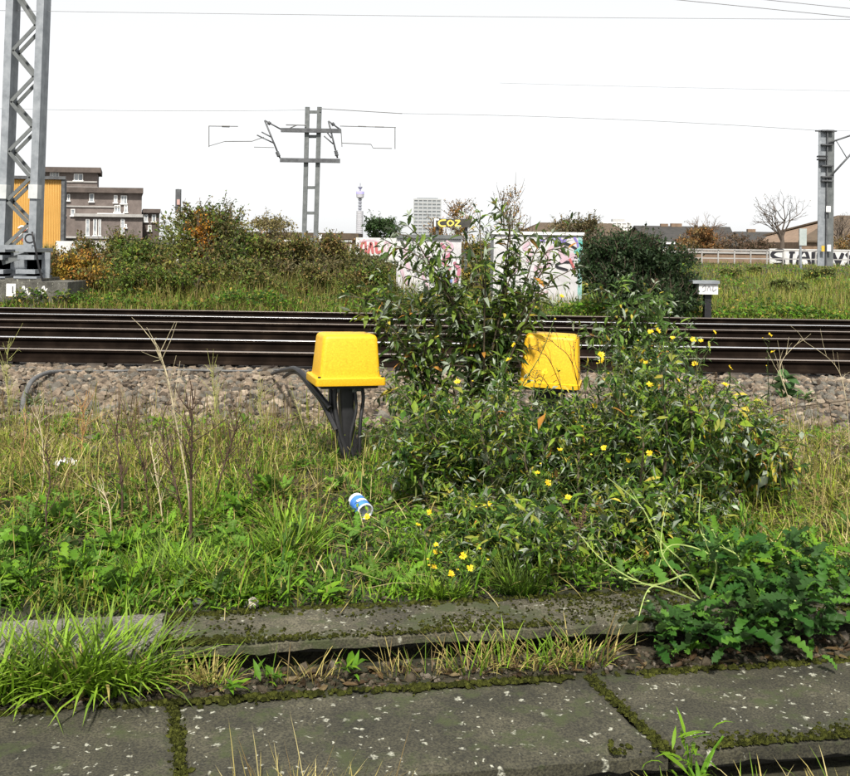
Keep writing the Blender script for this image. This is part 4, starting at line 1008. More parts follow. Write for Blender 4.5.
def grass_blades(a, pos, L, w, phi, lean, bend, col, tipcol=None, segs=(0, .4, .75, 1)):
    """curved tapering blades, all at once"""
    k = len(pos); ts = np.array(segs); n = len(ts)
    d = np.stack([np.cos(phi), np.sin(phi)], 1); sd = np.stack([-np.sin(phi), np.cos(phi)], 1)
    h = np.zeros((k, n)); r = np.zeros((k, n))
    for i in range(1, n):
        th = lean + bend * (ts[i] + ts[i - 1]) / 2; dl = (ts[i] - ts[i - 1]) * L
        h[:, i] = h[:, i - 1] + dl * np.cos(th); r[:, i] = r[:, i - 1] + dl * np.sin(th)
    mid = np.stack([pos[:, None, 0] + r * d[:, None, 0], pos[:, None, 1] + r * d[:, None, 1], pos[:, None, 2] + h], -1)
    ww = np.array([.75, 1, .7, 0][:n] if n == 4 else [.8, .9, 0]) / 2
    off = np.zeros((k, n, 3)); off[..., :2] = sd[:, None] * (w[:, None] * ww[None])[..., None]
    Lf, Rt = mid - off, mid + off
    nv = 2 * (n - 1) + 1
    V = np.zeros((k, nv, 3)); V[:, 0:2 * (n - 1):2] = Lf[:, :-1]; V[:, 1:2 * (n - 1):2] = Rt[:, :-1]; V[:, -1] = mid[:, -1]
    T = []
    for i in range(n - 2): T += [[2 * i, 2 * i + 1, 2 * i + 3], [2 * i, 2 * i + 3, 2 * i + 2]]
    T += [[2 * (n - 2), 2 * (n - 2) + 1, nv - 1]]
    T = (np.array(T)[None] + (np.arange(k) * nv)[:, None, None]).reshape(-1, 3)
    Cc = np.repeat(col[:, None], nv, 1)
    if tipcol is not None:
        f = np.zeros(nv)
        for i in range(n - 1): f[2 * i:2 * i + 2] = ts[i]
        f[-1] = 1; Cc = Cc * (1 - f[None, :, None]) + tipcol[:, None] * f[None, :, None]
    a.add(V.reshape(-1, 3), T, Cc.reshape(-1, 3))

GREEN, BRIGHT, DEEP = C(.072, .165, .009), C(.155, .295, .014), C(.026, .072, .007)
OLIVE, STRAW, PALE_S, BROWN, YELG = C(.155, .18, .022), C(.36, .30, .10), C(.50, .43, .20), C(.13, .085, .038), C(.25, .31, .025)

def pix(x, y, z=.1):
    """where a place shows in the photograph (used only to decide what grows where)"""
    a = x * F / y; b = (EYE - z) * F / y
    return 425 + a * cos(ROLL) - b * sin(ROLL), 243 + a * sin(ROLL) + b * cos(ROLL)

# ---- the meadow strip between kerb and ballast
def meadow():
    rg = np.random.default_rng(21)
    n = 170000
    # more blades where they show larger
    y = 3.9 + 4.9 * rg.random(n) ** .9; x = rg.uniform(-1, 1, n) * (y * .66 + .8) + y * .01
    u, v = uv_of(x, y); keep = (v > 4.10) & (y < 8.55 - .55 * noise(x, y, 1.7, 4) - .35 * noise(x, y, 6, 2))
    x, y = x[keep], y[keep]; n = len(x); z = ground_z(x, y)
    U, Vv = pix(x, y)
    dry = np.clip((1 - (U - 60) / 420) * 1.0, 0, 1) * np.clip((560 - Vv) / 90, 0, 1) + np.clip((U - 700) / 90, 0, 1) * np.clip((575 - Vv) / 60, 0, 1) + .30 * np.clip((470 - Vv) / 60, 0, 1)
    dry = np.clip(dry * .85 + .26 * noise(x, y, 4.5, 2) + .05, 0, 1)
    edge = np.clip((y - 7.0 + .3 * noise(x, y, 3, 5)) / 1.5, 0, 1)
    thin = (.5 + .5 * noise(x, y, 5, 3)); clump = noise(x, y, 11, 1) * .5 + noise(x, y, 23, 5) * .5; keep = rg.random(n) < np.clip(.36 + .75 * thin + .75 * clump, .04, 1) * (1 - .82 * edge) * np.where(dry > .45, .72, 1)
    shade_zone = (U > 425) & (U < 735) & (Vv > 440); keep &= ~(shade_zone & (rg.random(n) < .72))
    bare = ((noise(x, y, 3.0, 5) > .62)); keep &= ~(bare & (rg.random(n) < .7))
    x, y, z, U, Vv, dry = [q[keep] for q in (x, y, z, U, Vv, dry)]; n = len(x)
    isdry = rg.random(n) < dry
    L = np.where(isdry, rg.uniform(.08, .30, n), rg.uniform(.05, .20, n)) * (.80 + .5 * noise(x, y, 2.5, 6) + .45 * noise(x, y, 9, 2))
    L = np.where((Vv > 560) & (U < 330), L * 1.15, L); L = np.where((U > 290) & (U < 420) & (Vv > 455), L * .62, L)
    L = L * (1 - .45 * np.clip((y - 7.0) / 1.4, 0, 1)); L = np.clip(L, .04, .40)
    wd = np.where(isdry, rg.uniform(.003, .0065, n), rg.uniform(.004, .0105, n))
    m = rg.random((n, 1))
    hue = (noise(x, y, 6, 3) + rg.normal(0, .35, n))[:, None]; cg = np.where(hue > .25, GREEN + (BRIGHT - GREEN) * rg.random((n, 1)), np.where(hue > -.35, DEEP + (GREEN - DEEP) * rg.random((n, 1)), np.where(m < .5, DEEP, OLIVE * .8)))
    cd = np.where(m < .27, STRAW, np.where(m < .52, OLIVE, np.where(m < .61, PALE_S, np.where(m < .75, BROWN, YELG)))) * rg.uniform(.7, 1.2, (n, 1))
    col = np.where(isdry[:, None], cd, cg)
    tip = np.where(rg.random((n, 1)) < .2, col * .6 + STRAW * .4, col * 1.1)
    a = acc(); grass_blades(a, np.stack([x, y, z - .01], 1), L, wd, rg.uniform(0, 6.28, n), np.where(isdry, rg.uniform(.05, 1.0, n), rg.uniform(.05, .8, n)), rg.uniform(.0, 1.7, n), col, tip)
    o = a.build('meadow_grass', M['grass'], kind='stuff'); o['label'] = 'mixed green and straw coloured grass between kerb and ballast'
    n = 4600; y = 4.9 + 4.0 * rg.random(n) ** .8; x = rg.uniform(-1, 1, n) * (y * .5 + .3); U, Vv = pix(x, y); k = rg.random(n) < np.where(U < 330, .85, np.where(U > 720, .5, .12)) * np.clip((585 - Vv) / 60, 0, 1) * np.clip(.6 + noise(x, y, 5, 2), 0, 1); x, y = x[k], y[k]; n = len(x)
    m = rg.random((n, 1)); col = np.where(m < .4, BROWN, np.where(m < .7, STRAW * .8, OLIVE)) * rg.uniform(.5, 1.2, (n, 1)); a = acc()
    grass_blades(a, np.stack([x, y, ground_z(x, y) - .01], 1), rg.uniform(.18, .46, n), rg.uniform(.003, .006, n), rg.uniform(0, 6.28, n), rg.uniform(0, .35, n), rg.uniform(-.2, .6, n), col, None)
    o = a.build('dead_stems', M['grass'], kind='stuff'); o['label'] = 'thin brown dead stems standing in the grass'
    # small herb leaves held up among the stalks
    n = 26000; y = 4.6 + 4.0 * rg.random(n); x = rg.uniform(-1, 1, n) * (y * .52 + .3); U, Vv = pix(x, y); k = rg.random(n) < np.where((U < 330) | (U > 720), .8, .25) * np.clip((590 - Vv) / 60, 0, 1) * np.clip(.45 + .9 * noise(x, y, 4, 6) + .6 * noise(x, y, 13, 2), 0, 1) * (1 - .6 * np.clip((y - 7.4) / 1.2, 0, 1)); x, y = x[k], y[k]; n = len(x)
    d = rg.standard_normal((n, 3)); d[:, 2] += .3; m = rg.random((n, 1)); col = np.where(m < .4, OLIVE, np.where(m < .65, YELG * .8, np.where(m < .85, GREEN, BROWN * 1.2))) * rg.uniform(.45, 1.15, (n, 1)); a = acc()
    a.scatter(*NARROW[1], np.stack([x, y, ground_z(x, y) + rg.uniform(.01, .26, n) * (1 - .4 * np.clip((y - 7) / 1.4, 0, 1))], 1), frames(d), rg.uniform(.025, .075, n), col)
    o = a.build('herb_leaves', M['leaf'], kind='stuff'); o['label'] = 'small narrow herb leaves tangled through the stalks'
    # low straw litter lying flat, thatch
    n = 16000; y = rg.uniform(4.1, 8.6, n); x = rg.uniform(-1, 1, n) * (y * .56 + .3); u, v = uv_of(x, y); k = v > 4.12; x, y = x[k], y[k]; n = len(x)
    U, Vv = pix(x, y); keep = rg.random(n) < np.clip(.25 + (U > 720) * .7 + (U < 330) * .35 * (Vv < 540), 0, 1); x, y = x[keep], y[keep]; n = len(x)
    z = ground_z(x, y) + rg.uniform(.005, .07, n)
    m = rg.random((n, 1)); col = np.where(m < .5, STRAW, np.where(m < .75, PALE_S, BROWN)) * rg.uniform(.6, 1.1, (n, 1))
    a = acc(); grass_blades(a, np.stack([x, y, z], 1), rg.uniform(.08, .28, n), rg.uniform(.003, .006, n), rg.uniform(0, 6.28, n), rg.uniform(1.1, 1.6, n), rg.uniform(-.1, .7, n), col, None)
    o = a.build('dead_thatch', M['grass'], kind='stuff'); o['label'] = 'dead straw lying among the grass'
meadow()

# ---- low broad leaves all through the grass (ground cover)
def ground_weeds():
    rg = np.random.default_rng(31)
    a = acc()
    n = 1500; y = 4.0 + 4.3 * rg.random(n) ** 1.15; x = rg.uniform(-1, 1, n) * (y * .52 + .3)
    u, v = uv_of(x, y); U, Vv = pix(x, y)
    dens = np.clip((Vv - 470) / 90, .05, 1) * (.35 + .65 * ((U < 300) | (U > 560))) + .35 * (noise(x, y, 3.1, 7) > .25)
    k = (v > 4.13) & (rg.random(n) < dens); x, y, U, Vv = x[k], y[k], U[k], Vv[k]
    P_, D_, S_, C_, W_ = [], [], [], [], []
    for xx, yy in zip(x, y):
        zz = float(ground_z(xx, yy)); kind = rg.choice(['lob', 'oval', 'nar'], p=[.5, .25, .25]); nl = rg.integers(5, 11)
        base_c = GREEN * rg.uniform(.6, 1.25) + rg.uniform(0, .02) + (BRIGHT - GREEN) * rg.uniform(0, .7) * (rg.random() < .5)
        for q in range(nl):
            ph = rg.uniform(0, 6.28); el = rg.uniform(.15, 1.1)
            P_.append([xx + .01 * cos(ph), yy + .01 * sin(ph), zz + rg.uniform(.0, .05)]); D_.append([cos(ph) * cos(el), sin(ph) * cos(el), sin(el)])
            S_.append(rg.uniform(.05, .125) * (.6 if kind == 'oval' else 1)); C_.append(base_c * rg.uniform(.75, 1.25)); W_.append({'lob': 0, 'oval': 1, 'nar': 2}[kind])
    P_, D_, S_, C_, W_ = map(np.array, (P_, D_, S_, C_, W_)); fr = frames(D_, None, rg.uniform(-.4, .4, len(D_)))
    for w, tm in ((0, LOBED), (1, OVAL), (2, LANCE)):
        for q, (tv, tt) in enumerate(tm):
            k = (W_ == w) & (np.arange(len(W_)) % len(tm) == q); a.scatter(tv, tt, P_[k], fr[k], S_[k], C_[k])
    # tiny leaves, clover and seedlings
    n = 17000; y = 4.0 + 4.4 * rg.random(n); x = rg.uniform(-1, 1, n) * (y * .52 + .3); u, v = uv_of(x, y); k = (v > 4.08) & (noise(x, y, 3.7, 3) > -.25); x, y = x[k], y[k]; n = len(x)
    ph = rg.uniform(0, 6.28, n); el = rg.uniform(-.2, 1.0, n); D_ = np.stack([np.cos(ph) * np.cos(el), np.sin(ph) * np.cos(el), np.sin(el)], 1)
    col = (GREEN + (BRIGHT - GREEN) * rg.random((n, 1))) * rg.uniform(.6, 1.2, (n, 1))
    a.scatter(*QUADLEAF[0], np.stack([x, y, ground_z(x, y) + rg.uniform(.005, .07, n)], 1), frames(D_), rg.uniform(.02, .045, n), col)
    o = a.build('ground_weeds', M['leaf'], kind='stuff'); o['label'] = 'low leafy weeds through the grass'
ground_weeds()

# ---- tufts that stand out
def tuft(name, lab, centers, n, L, wd, cols, spread, lean, bend, seed, cat='grass', group=None, dryfrac=.15):
    rg = np.random.default_rng(seed); centers = np.array(centers, float)
    c0 = centers.mean(0); k = rg.integers(0, len(centers), n)
    ph0 = rg.uniform(0, 6.28, n); rr = spread * np.sqrt(rg.random(n))
    x = centers[k, 0] + rr * np.cos(ph0); y = centers[k, 1] + rr * np.sin(ph0) * .5; z = ground_z(x, y)
    if centers.shape[1] > 2: z = np.maximum(z, centers[k, 2])
    ph = ph0 + rg.normal(0, .6, n); cols = np.array(cols); m = rg.integers(0, len(cols), n)
    col = cols[m] * rg.uniform(.75, 1.25, (n, 1)); isd = rg.random(n) < dryfrac; col[isd] = STRAW * rg.uniform(.7, 1.2, (isd.sum(), 1))
    ll = rg.uniform(L[0], L[1], n) * np.where(isd, .7, 1)
    a = acc(); grass_blades(a, np.stack([x, y, z - .01], 1), ll, rg.uniform(wd[0], wd[1], n), ph, rg.uniform(lean[0], lean[1], n), rg.uniform(bend[0], bend[1], n), col, col * .8 + STRAW * .2)
    base = np.array([c0[0], c0[1], float(ground_z(c0[0], c0[1]))])
    t = empty(name, base, lab, cat, group)
    part(a, 'blades', M['grass'], t, base, kind='stuff')
    return t
G_T = 'grass tufts along the paving'
def sp(u, v, z=.02): return gp(u, v, z)
LUSH = [GREEN, BRIGHT, BRIGHT * 1.1, DEEP]
tuft('grass_tuft', 'big lush bright green grass tuft spilling over the lower slab at left', [sp(20, 695), sp(60, 690), sp(95, 685), sp(130, 680), sp(40, 685), sp(110, 688), sp(-20, 697)], 820, (.14, .36), (.006, .013), [GREEN, BRIGHT, BRIGHT * 1.15, BRIGHT, DEEP * 1.3], .13, (.05, .9), (.3, 1.5), 41, group=G_T, dryfrac=.07)
tuft('grass_tuft', 'straggly half dry tuft at the right end of the big green tuft', [sp(165, 682), sp(190, 680), sp(215, 682)], 170, (.08, .20), (.003, .007), [GREEN, STRAW, BRIGHT], .07, (.1, .9), (.2, 1.2), 42, group=G_T, dryfrac=.5)
tuft('grass_tuft', 'dry straw and green grass tuft in the gap below the kerb right of centre', [sp(470, 668), sp(500, 666), sp(535, 664), sp(560, 662), sp(590, 660)], 300, (.07, .22), (.003, .007), [GREEN, BRIGHT, STRAW * .8, BROWN], .10, (.05, .9), (.2, 1.4), 43, group=G_T, dryfrac=.3)
tuft('grass_tuft', 'dark green fine grass tuft behind the mossy kerb under the bush', [gp(512, 592, .11), gp(522, 594, .11)], 260, (.12, .24), (.003, .006), [DEEP, GREEN, DEEP * .9], .06, (.1, .8), (.3, 1.2), 44, group=G_T, dryfrac=.02)
tuft('grass_tuft', 'wispy straw grass tuft at the bottom edge left of centre', [np.array([-.42, 2.86, -.12]), np.array([-.3, 2.88, -.12]), np.array([-.2, 2.88, -.12])], 260, (.16, .36), (.0025, .0055), [STRAW, PALE_S, BROWN], .11, (.05, .7), (.1, .9), 45, group=G_T, dryfrac=.7)
tuft('grass_tuft', 'short green tuft behind the kerb below the drinks can', [gp(425, 596, .11), gp(440, 597, .11), gp(455, 597, .11)], 240, (.06, .14), (.004, .009), LUSH, .05, (.1, .9), (.2, 1.1), 46, group=G_T, dryfrac=.05)
tuft('grass_tuft', 'upright green tuft at the kerb edge in the left third', [gp(190, 585, .11), gp(220, 590, .11), gp(150, 588, .11), gp(170, 570, .11)], 520, (.12, .27), (.004, .009), LUSH, .08, (.1, .9), (.3, 1.4), 47, group=G_T, dryfrac=.2)
tuft('grass_tuft', 'thin dry stalks in the gap below the kerb at centre left', [sp(280, 678), sp(315, 676), sp(400, 672), sp(430, 671)], 110, (.07, .17), (.002, .005), [STRAW, BROWN, GREEN], .09, (.05, .8), (.1, .8), 48, group=G_T, dryfrac=.6)
tuft('grass_tuft', 'tangled straw tuft at the bottom right corner below the slab', [np.array([.6, 2.95, -.12]), np.array([.8, 3.0, -.12]), np.array([1.05, 3.02, -.12]), np.array([1.3, 3.06, -.12])], 330, (.08, .2), (.002, .006), [STRAW, PALE_S, GREEN, BRIGHT], .12, (.1, 1.1), (.1, 1.1), 49, group=G_T, dryfrac=.5)
tuft('grass_tuft', 'broad-bladed grass clump left of the drinks can', [gp(300, 545, .1), gp(280, 530, .1), gp(290, 560, .1)], 380, (.12, .24), (.006, .012), LUSH, .1, (.1, .8), (.3, 1.3), 50, group=G_T, dryfrac=.03)

# ---- rosette plants: every big leaf a piece of its own
LEAFPOOL = {}
def leaf_mesh(tname, tm, q, col):
    key = (tname, q, tuple(np.round(col, 2)))
    if key not in LEAFPOOL:
        tv, tt = tm[q]; me = np_mesh('leaf', tv, tt, np.tile(col, (len(tv), 1)), True); me.materials.append(M['leaf']); LEAFPOOL[key] = me
    return LEAFPOOL[key]
def put_leaf(parent, base, pos, fr, s, me, name='leaf'):
    o = bpy.data.objects.new(name, me); COL.objects.link(o); o.parent = parent
    m3 = Matrix([[float(fr[i, j]) * float(s) for j in range(3)] for i in range(3)]).to_4x4(); m3.translation = Vector([float(c) for c in (np.asarray(pos) - base)])
    o.matrix_basis = m3
    return o
def rosette(lab, p, n, size, tname, tm, cols, seed, el=(.1, 1.1), name='broadleaf_weed', group='broad-leaved weeds', stem=0.0, spread=.02):
    rg = np.random.default_rng(seed); base = np.array([p[0], p[1], float(max(ground_z(p[0], p[1]), p[2] if len(p) > 2 else -9))]); t = empty(name, base, lab, 'weed', group)
    cols = np.array(cols)
    if stem:
        a = acc()
        for q in range(3):
            tip = base + [rg.normal(0, .25) * stem, rg.normal(0, .25) * stem, stem * rg.uniform(.6, 1)]; a.tube(spline([base - [0, 0, .02], (base + tip) / 2 + rg.normal(0, .02, 3), tip], 6), np.linspace(.007, .003, 6), 5, GREEN)
        part(a, 'stem', M['bark'], t, base)
    for q in range(n):
        ph = rg.uniform(0, 6.28); e = rg.uniform(*el); z = rg.uniform(0, max(.03, stem)) if stem else rg.uniform(0, .03)
        d = np.array([[cos(ph) * cos(e), sin(ph) * cos(e), sin(e)]]); fr = frames(d, None, np.array([rg.normal(0, .35)]))[0]
        me = leaf_mesh(tname, tm, rg.integers(0, len(tm)), cols[rg.integers(0, len(cols))])
        put_leaf(t, base, base + [rg.normal(0, spread) * (1 + 4 * stem), rg.normal(0, spread) * (1 + 4 * stem) * .7, z], fr, rg.uniform(*size), me)
    return t
GL = [GREEN * .8, GREEN, GREEN * 1.2, BRIGHT * .8]
DKL = [C(.022, .075, .010), C(.04, .115, .014), C(.075, .175, .022), C(.03, .075, .016)]
BGL = [BRIGHT * .6, BRIGHT * .85, GREEN * 1.1]
rosette('small upright bright leaf rosette in the gap at centre left', sp(268, 684), 16, (.04, .085), 'lance', LANCE, GL, 61, (.3, 1.2))
rosette('broad tongue-leaved rosette in the gap just left of centre', sp(347, 676), 13, (.05, .11), 'lance', LANCE, GL, 62, (.4, 1.3))
rosette('flat pale rosette at the foot of the riser near the kerb joint', sp(232, 692), 14, (.035, .075), 'lance', LANCE, GL, 63, (.1, .9))
rosette('big dark jagged-leaved weed overhanging the kerb at right', gp(770, 640, .04), 150, (.06, .15), 'lobed', LOBED, DKL, 64, (-.2, 1.2), stem=.22, spread=.065)
rosette('dark jagged weed with drooping leaves left of the overhanging one', gp(690, 645, .04), 80, (.06, .15), 'lobed', LOBED, DKL, 65, (-.2, 1.0), stem=.12, spread=.065)
rosette('leafy dark weed climbing behind the kerb at far right', gp(742, 596, .11), 150, (.05, .14), 'lobed', LOBED, DKL + [GREEN, BRIGHT * .7], 66, (.0, 1.2), stem=.24, spread=.075)
rosette('broad dark leaves reaching the kerb edge at far right', gp(815, 600, .11), 120, (.05, .14), 'lobed', LOBED, DKL + [GREEN], 67, (.0, 1.0), stem=.18, spread=.075)
rosette('small feathery weed sprouting below the slab at lower right', np.array([.80, 2.96, -.1]), 60, (.05, .11), 'narrow', NARROW, BGL, 68, (.1, 1.2), stem=.26)
for q, (u, v, lab) in enumerate([(30, 560, 'jagged green weed at the left edge behind the pale kerb'), (75, 585, 'jagged green weed crowding the pale kerb, second from left'), (120, 560, 'jagged green weed third from the left edge'), (60, 530, 'taller jagged weed at left in front of the dry stalks'), (240, 520, 'jagged green weed among short grass left of the can'), (270, 500, 'leafy weed below the ballast left of the black post'), (8, 595, 'cut-leaved weed in the lower left corner of the grass'), (105, 600, 'spreading cut-leaved weed leaning on the pale kerb')]):
    rosette(lab, gp(u, v, .1), 40, (.06, .14), 'lobed', LOBED, GL, 70 + q, (.0, 1.2), stem=.08)
rosette('low bright oval-leaved weed beside the pale loose stone', gp(255, 600, .11), 18, (.05, .10), 'oval', OVAL, BGL, 79, (.1, 1.0))
rosette('tongue-leaved bright weed behind the kerb below the drinks can', gp(330, 600, .11), 16, (.06, .12), 'lance', LANCE, BGL, 80, (.1, .9))

# ---- moss cushions on slab edges and joints
def moss():
    rg = np.random.default_rng(91)
    k = 9; an = np.arange(k) * 2 * pi / k
    tv = [[0, 0, 1.0]] + [[.55 * cos(q), .55 * sin(q), .78 + .1 * sin(3 * q)] for q in an] + [[1.0 * cos(q), 1.0 * sin(q), -.1] for q in an]
    tv = np.array(tv); tt = [[0, 1 + j, 1 + (j + 1) % k] for j in range(k)] + [[1 + j, 1 + k + j, 1 + k + (j + 1) % k] for j in range(k)] + [[1 + j, 1 + k + (j + 1) % k, 1 + (j + 1) % k] for j in range(k)]
    U, V, S, Zt = [], [], [], []
    def add(u, v, s, z): U.extend(u); V.extend(v); S.extend(s); Zt.extend(np.broadcast_to(z, (len(u),)))
    def clus(n, f): # patchy along an edge
        u = rg.uniform(-2.6, 4.2, n * 3); w = .5 + .5 * np.sin(u * 5.1 + 1) * np.sin(u * 2.3 + 2) + .25 * np.sin(u * 13); return u[rg.random(len(u)) < np.clip(w * f, .03, 1)][:n]
    u = clus(3200, 1.0); add(u, 3.565 - np.abs(rg.normal(0, .022, len(u))), rg.uniform(.005, .017, len(u)), .0)          # back edge of the lower row
    u = clus(7000, 1.1); u = u[u > 1.15]; add(u, 2.985 + np.abs(rg.normal(0, .035, len(u))), rg.uniform(.004, .014, len(u)), .0)  # front edge, right
    for ju in (-.20, 1.305):
        n = 480; f = rg.random(n); add(ju + .035 - .07 * f + rg.normal(0, .012, n), 2.98 + .58 * f, rg.uniform(.005, .013, n), -.006)
    u = clus(2600, .9); u = u[u > -.3]; add(u, 3.74 + np.abs(rg.normal(0, .03, len(u))), rg.uniform(.003, .013, len(u)), .118)   # front edge of the kerb
    n = 11000; u = rg.uniform(-.3, 4.0, n); v = rg.uniform(3.745, 4.07, n); kk = noise(u * 6, v * 9, 1.2, 6) + rg.normal(0, .35, n) > .30; u, v = u[kk], v[kk]; add(u, v, rg.uniform(.003, .010, len(u)), .118)
    n = 1300; u = rg.uniform(-.3, 4.0, n); add(u, 4.07 - np.abs(rg.normal(0, .03, n)), rg.uniform(.006, .016, n), .118)
    u = rg.normal(-.18, .10, 240); add(u, 3.75 + np.abs(rg.normal(0, .03, 240)), rg.uniform(.008, .016, 240), .118)
    U, V, S, Zt = map(np.array, (U, V, S, Zt)); S = S * rg.uniform(.35, .8, len(S)); x, y = xy_of(U, V); n = len(x)
    fr = np.array([rotz(q) for q in rg.uniform(0, 6.28, n)]) 
    sc = np.stack([S * rg.uniform(.8, 1.4, n), S * rg.uniform(.8, 1.4, n), S * rg.uniform(.5, 1.0, n)], 1)
    m = rg.random((n, 1)); col = (C(.014, .016, .004) * (1 - m) + C(.055, .060, .012) * m) * rg.uniform(.7, 1.2, (n, 1))
    a = acc(); a.scatter(tv, tt, np.stack([x, y, Zt + .001], 1), fr, sc, col)
    V_ = np.vstack(a.V); V_ += .0015 * rg.standard_normal(V_.shape); a.V = [V_]
    o = a.build('moss', M['moss'], smooth=True, kind='stuff'); o['label'] = 'dark olive moss cushions along slab edges and joints'
moss()
# grit, crumbs and dead leaves in the gap and on the soil
def grit():
    rg = np.random.default_rng(92); a = acc()
    n = 2600; u = rg.uniform(-2.6, 4.2, n); v = rg.uniform(3.575, 3.79, n); x, y = xy_of(u, v)
    n2 = 1200; y2 = rg.uniform(4.1, 8.3, n2); x2 = rg.uniform(-1, 1, n2) * (y2 * .5 + .3); uu, vv = uv_of(x2, y2); k = vv > 4.1; x = np.r_[x, x2[k]]; y = np.r_[y, y2[k]]
    n3 = 900; u3 = rg.uniform(-2, 3.5, n3); v3 = rg.uniform(2.6, 2.98, n3); x3, y3 = xy_of(u3, v3); x = np.r_[x, x3]; y = np.r_[y, y3]; n = len(x)
    d = rg.standard_normal((n, 3)); fr = frames(d, rg.standard_normal((n, 3))); pal = np.array([(.05, .04, .025), (.03, .024, .014), (.08, .065, .045), (.04, .03, .018), (.13, .11, .085)]); c = pal[rg.integers(0, 5, n)]
    w = rg.integers(0, len(ST), n); s_ = rg.uniform(.004, .013, n) * np.where(rg.random(n) < .05, 2.2, 1); p = np.stack([x, y, ground_z(x, y) + s_ * .3], 1)
    for q, (tv, tt) in enumerate(ST): k = w == q; a.scatter(tv, tt, p[k], fr[k], s_[k], c[k])
    o = a.build('grit', M['stone'], kind='stuff'); o['label'] = 'soil crumbs and small stones in the paving gap'
    a = acc(); n = 1500; u = rg.uniform(-2.4, 4, n); v = np.where(rg.random(n) < .45, rg.uniform(3.58, 3.75, n), rg.uniform(4.1, 6.5, n)); x, y = xy_of(u, v)
    ph = rg.uniform(0, 6.28, n); D_ = np.stack([np.cos(ph), np.sin(ph), rg.uniform(-.25, .35, n)], 1); c = np.array([(.10, .065, .03), (.06, .038, .02), (.16, .12, .06), (.045, .03, .018)])[rg.integers(0, 4, n)]
    a.scatter(*LANCE[0], np.stack([x, y, ground_z(x, y) + .012], 1), frames(D_, None, rg.uniform(-1, 1, n)), rg.uniform(.03, .08, n), c)
    o = a.build('dead_leaves', M['leaf'], kind='stuff'); o['label'] = 'small dead brown leaves on the soil'
grit()
p = gp(252, 604, .12)
tv, tt = ST[2]; o = acc().add(tv * .035 + p, tt, C(.42, .38, .32)).build('loose_stone', M['stone'], loc=p); tag(o, 'pale loose stone resting behind the kerb left of centre', 'stone', 'loose stones by the kerb')
p = gp(198, 602, .12); tv, tt = ST[4]; o = acc().add(tv * .03 + p, tt, C(.07, .07, .065)).build('loose_stone', M['stone'], loc=p); tag(o, 'dark loose stone behind the kerb near the joint', 'stone', 'loose stones by the kerb')

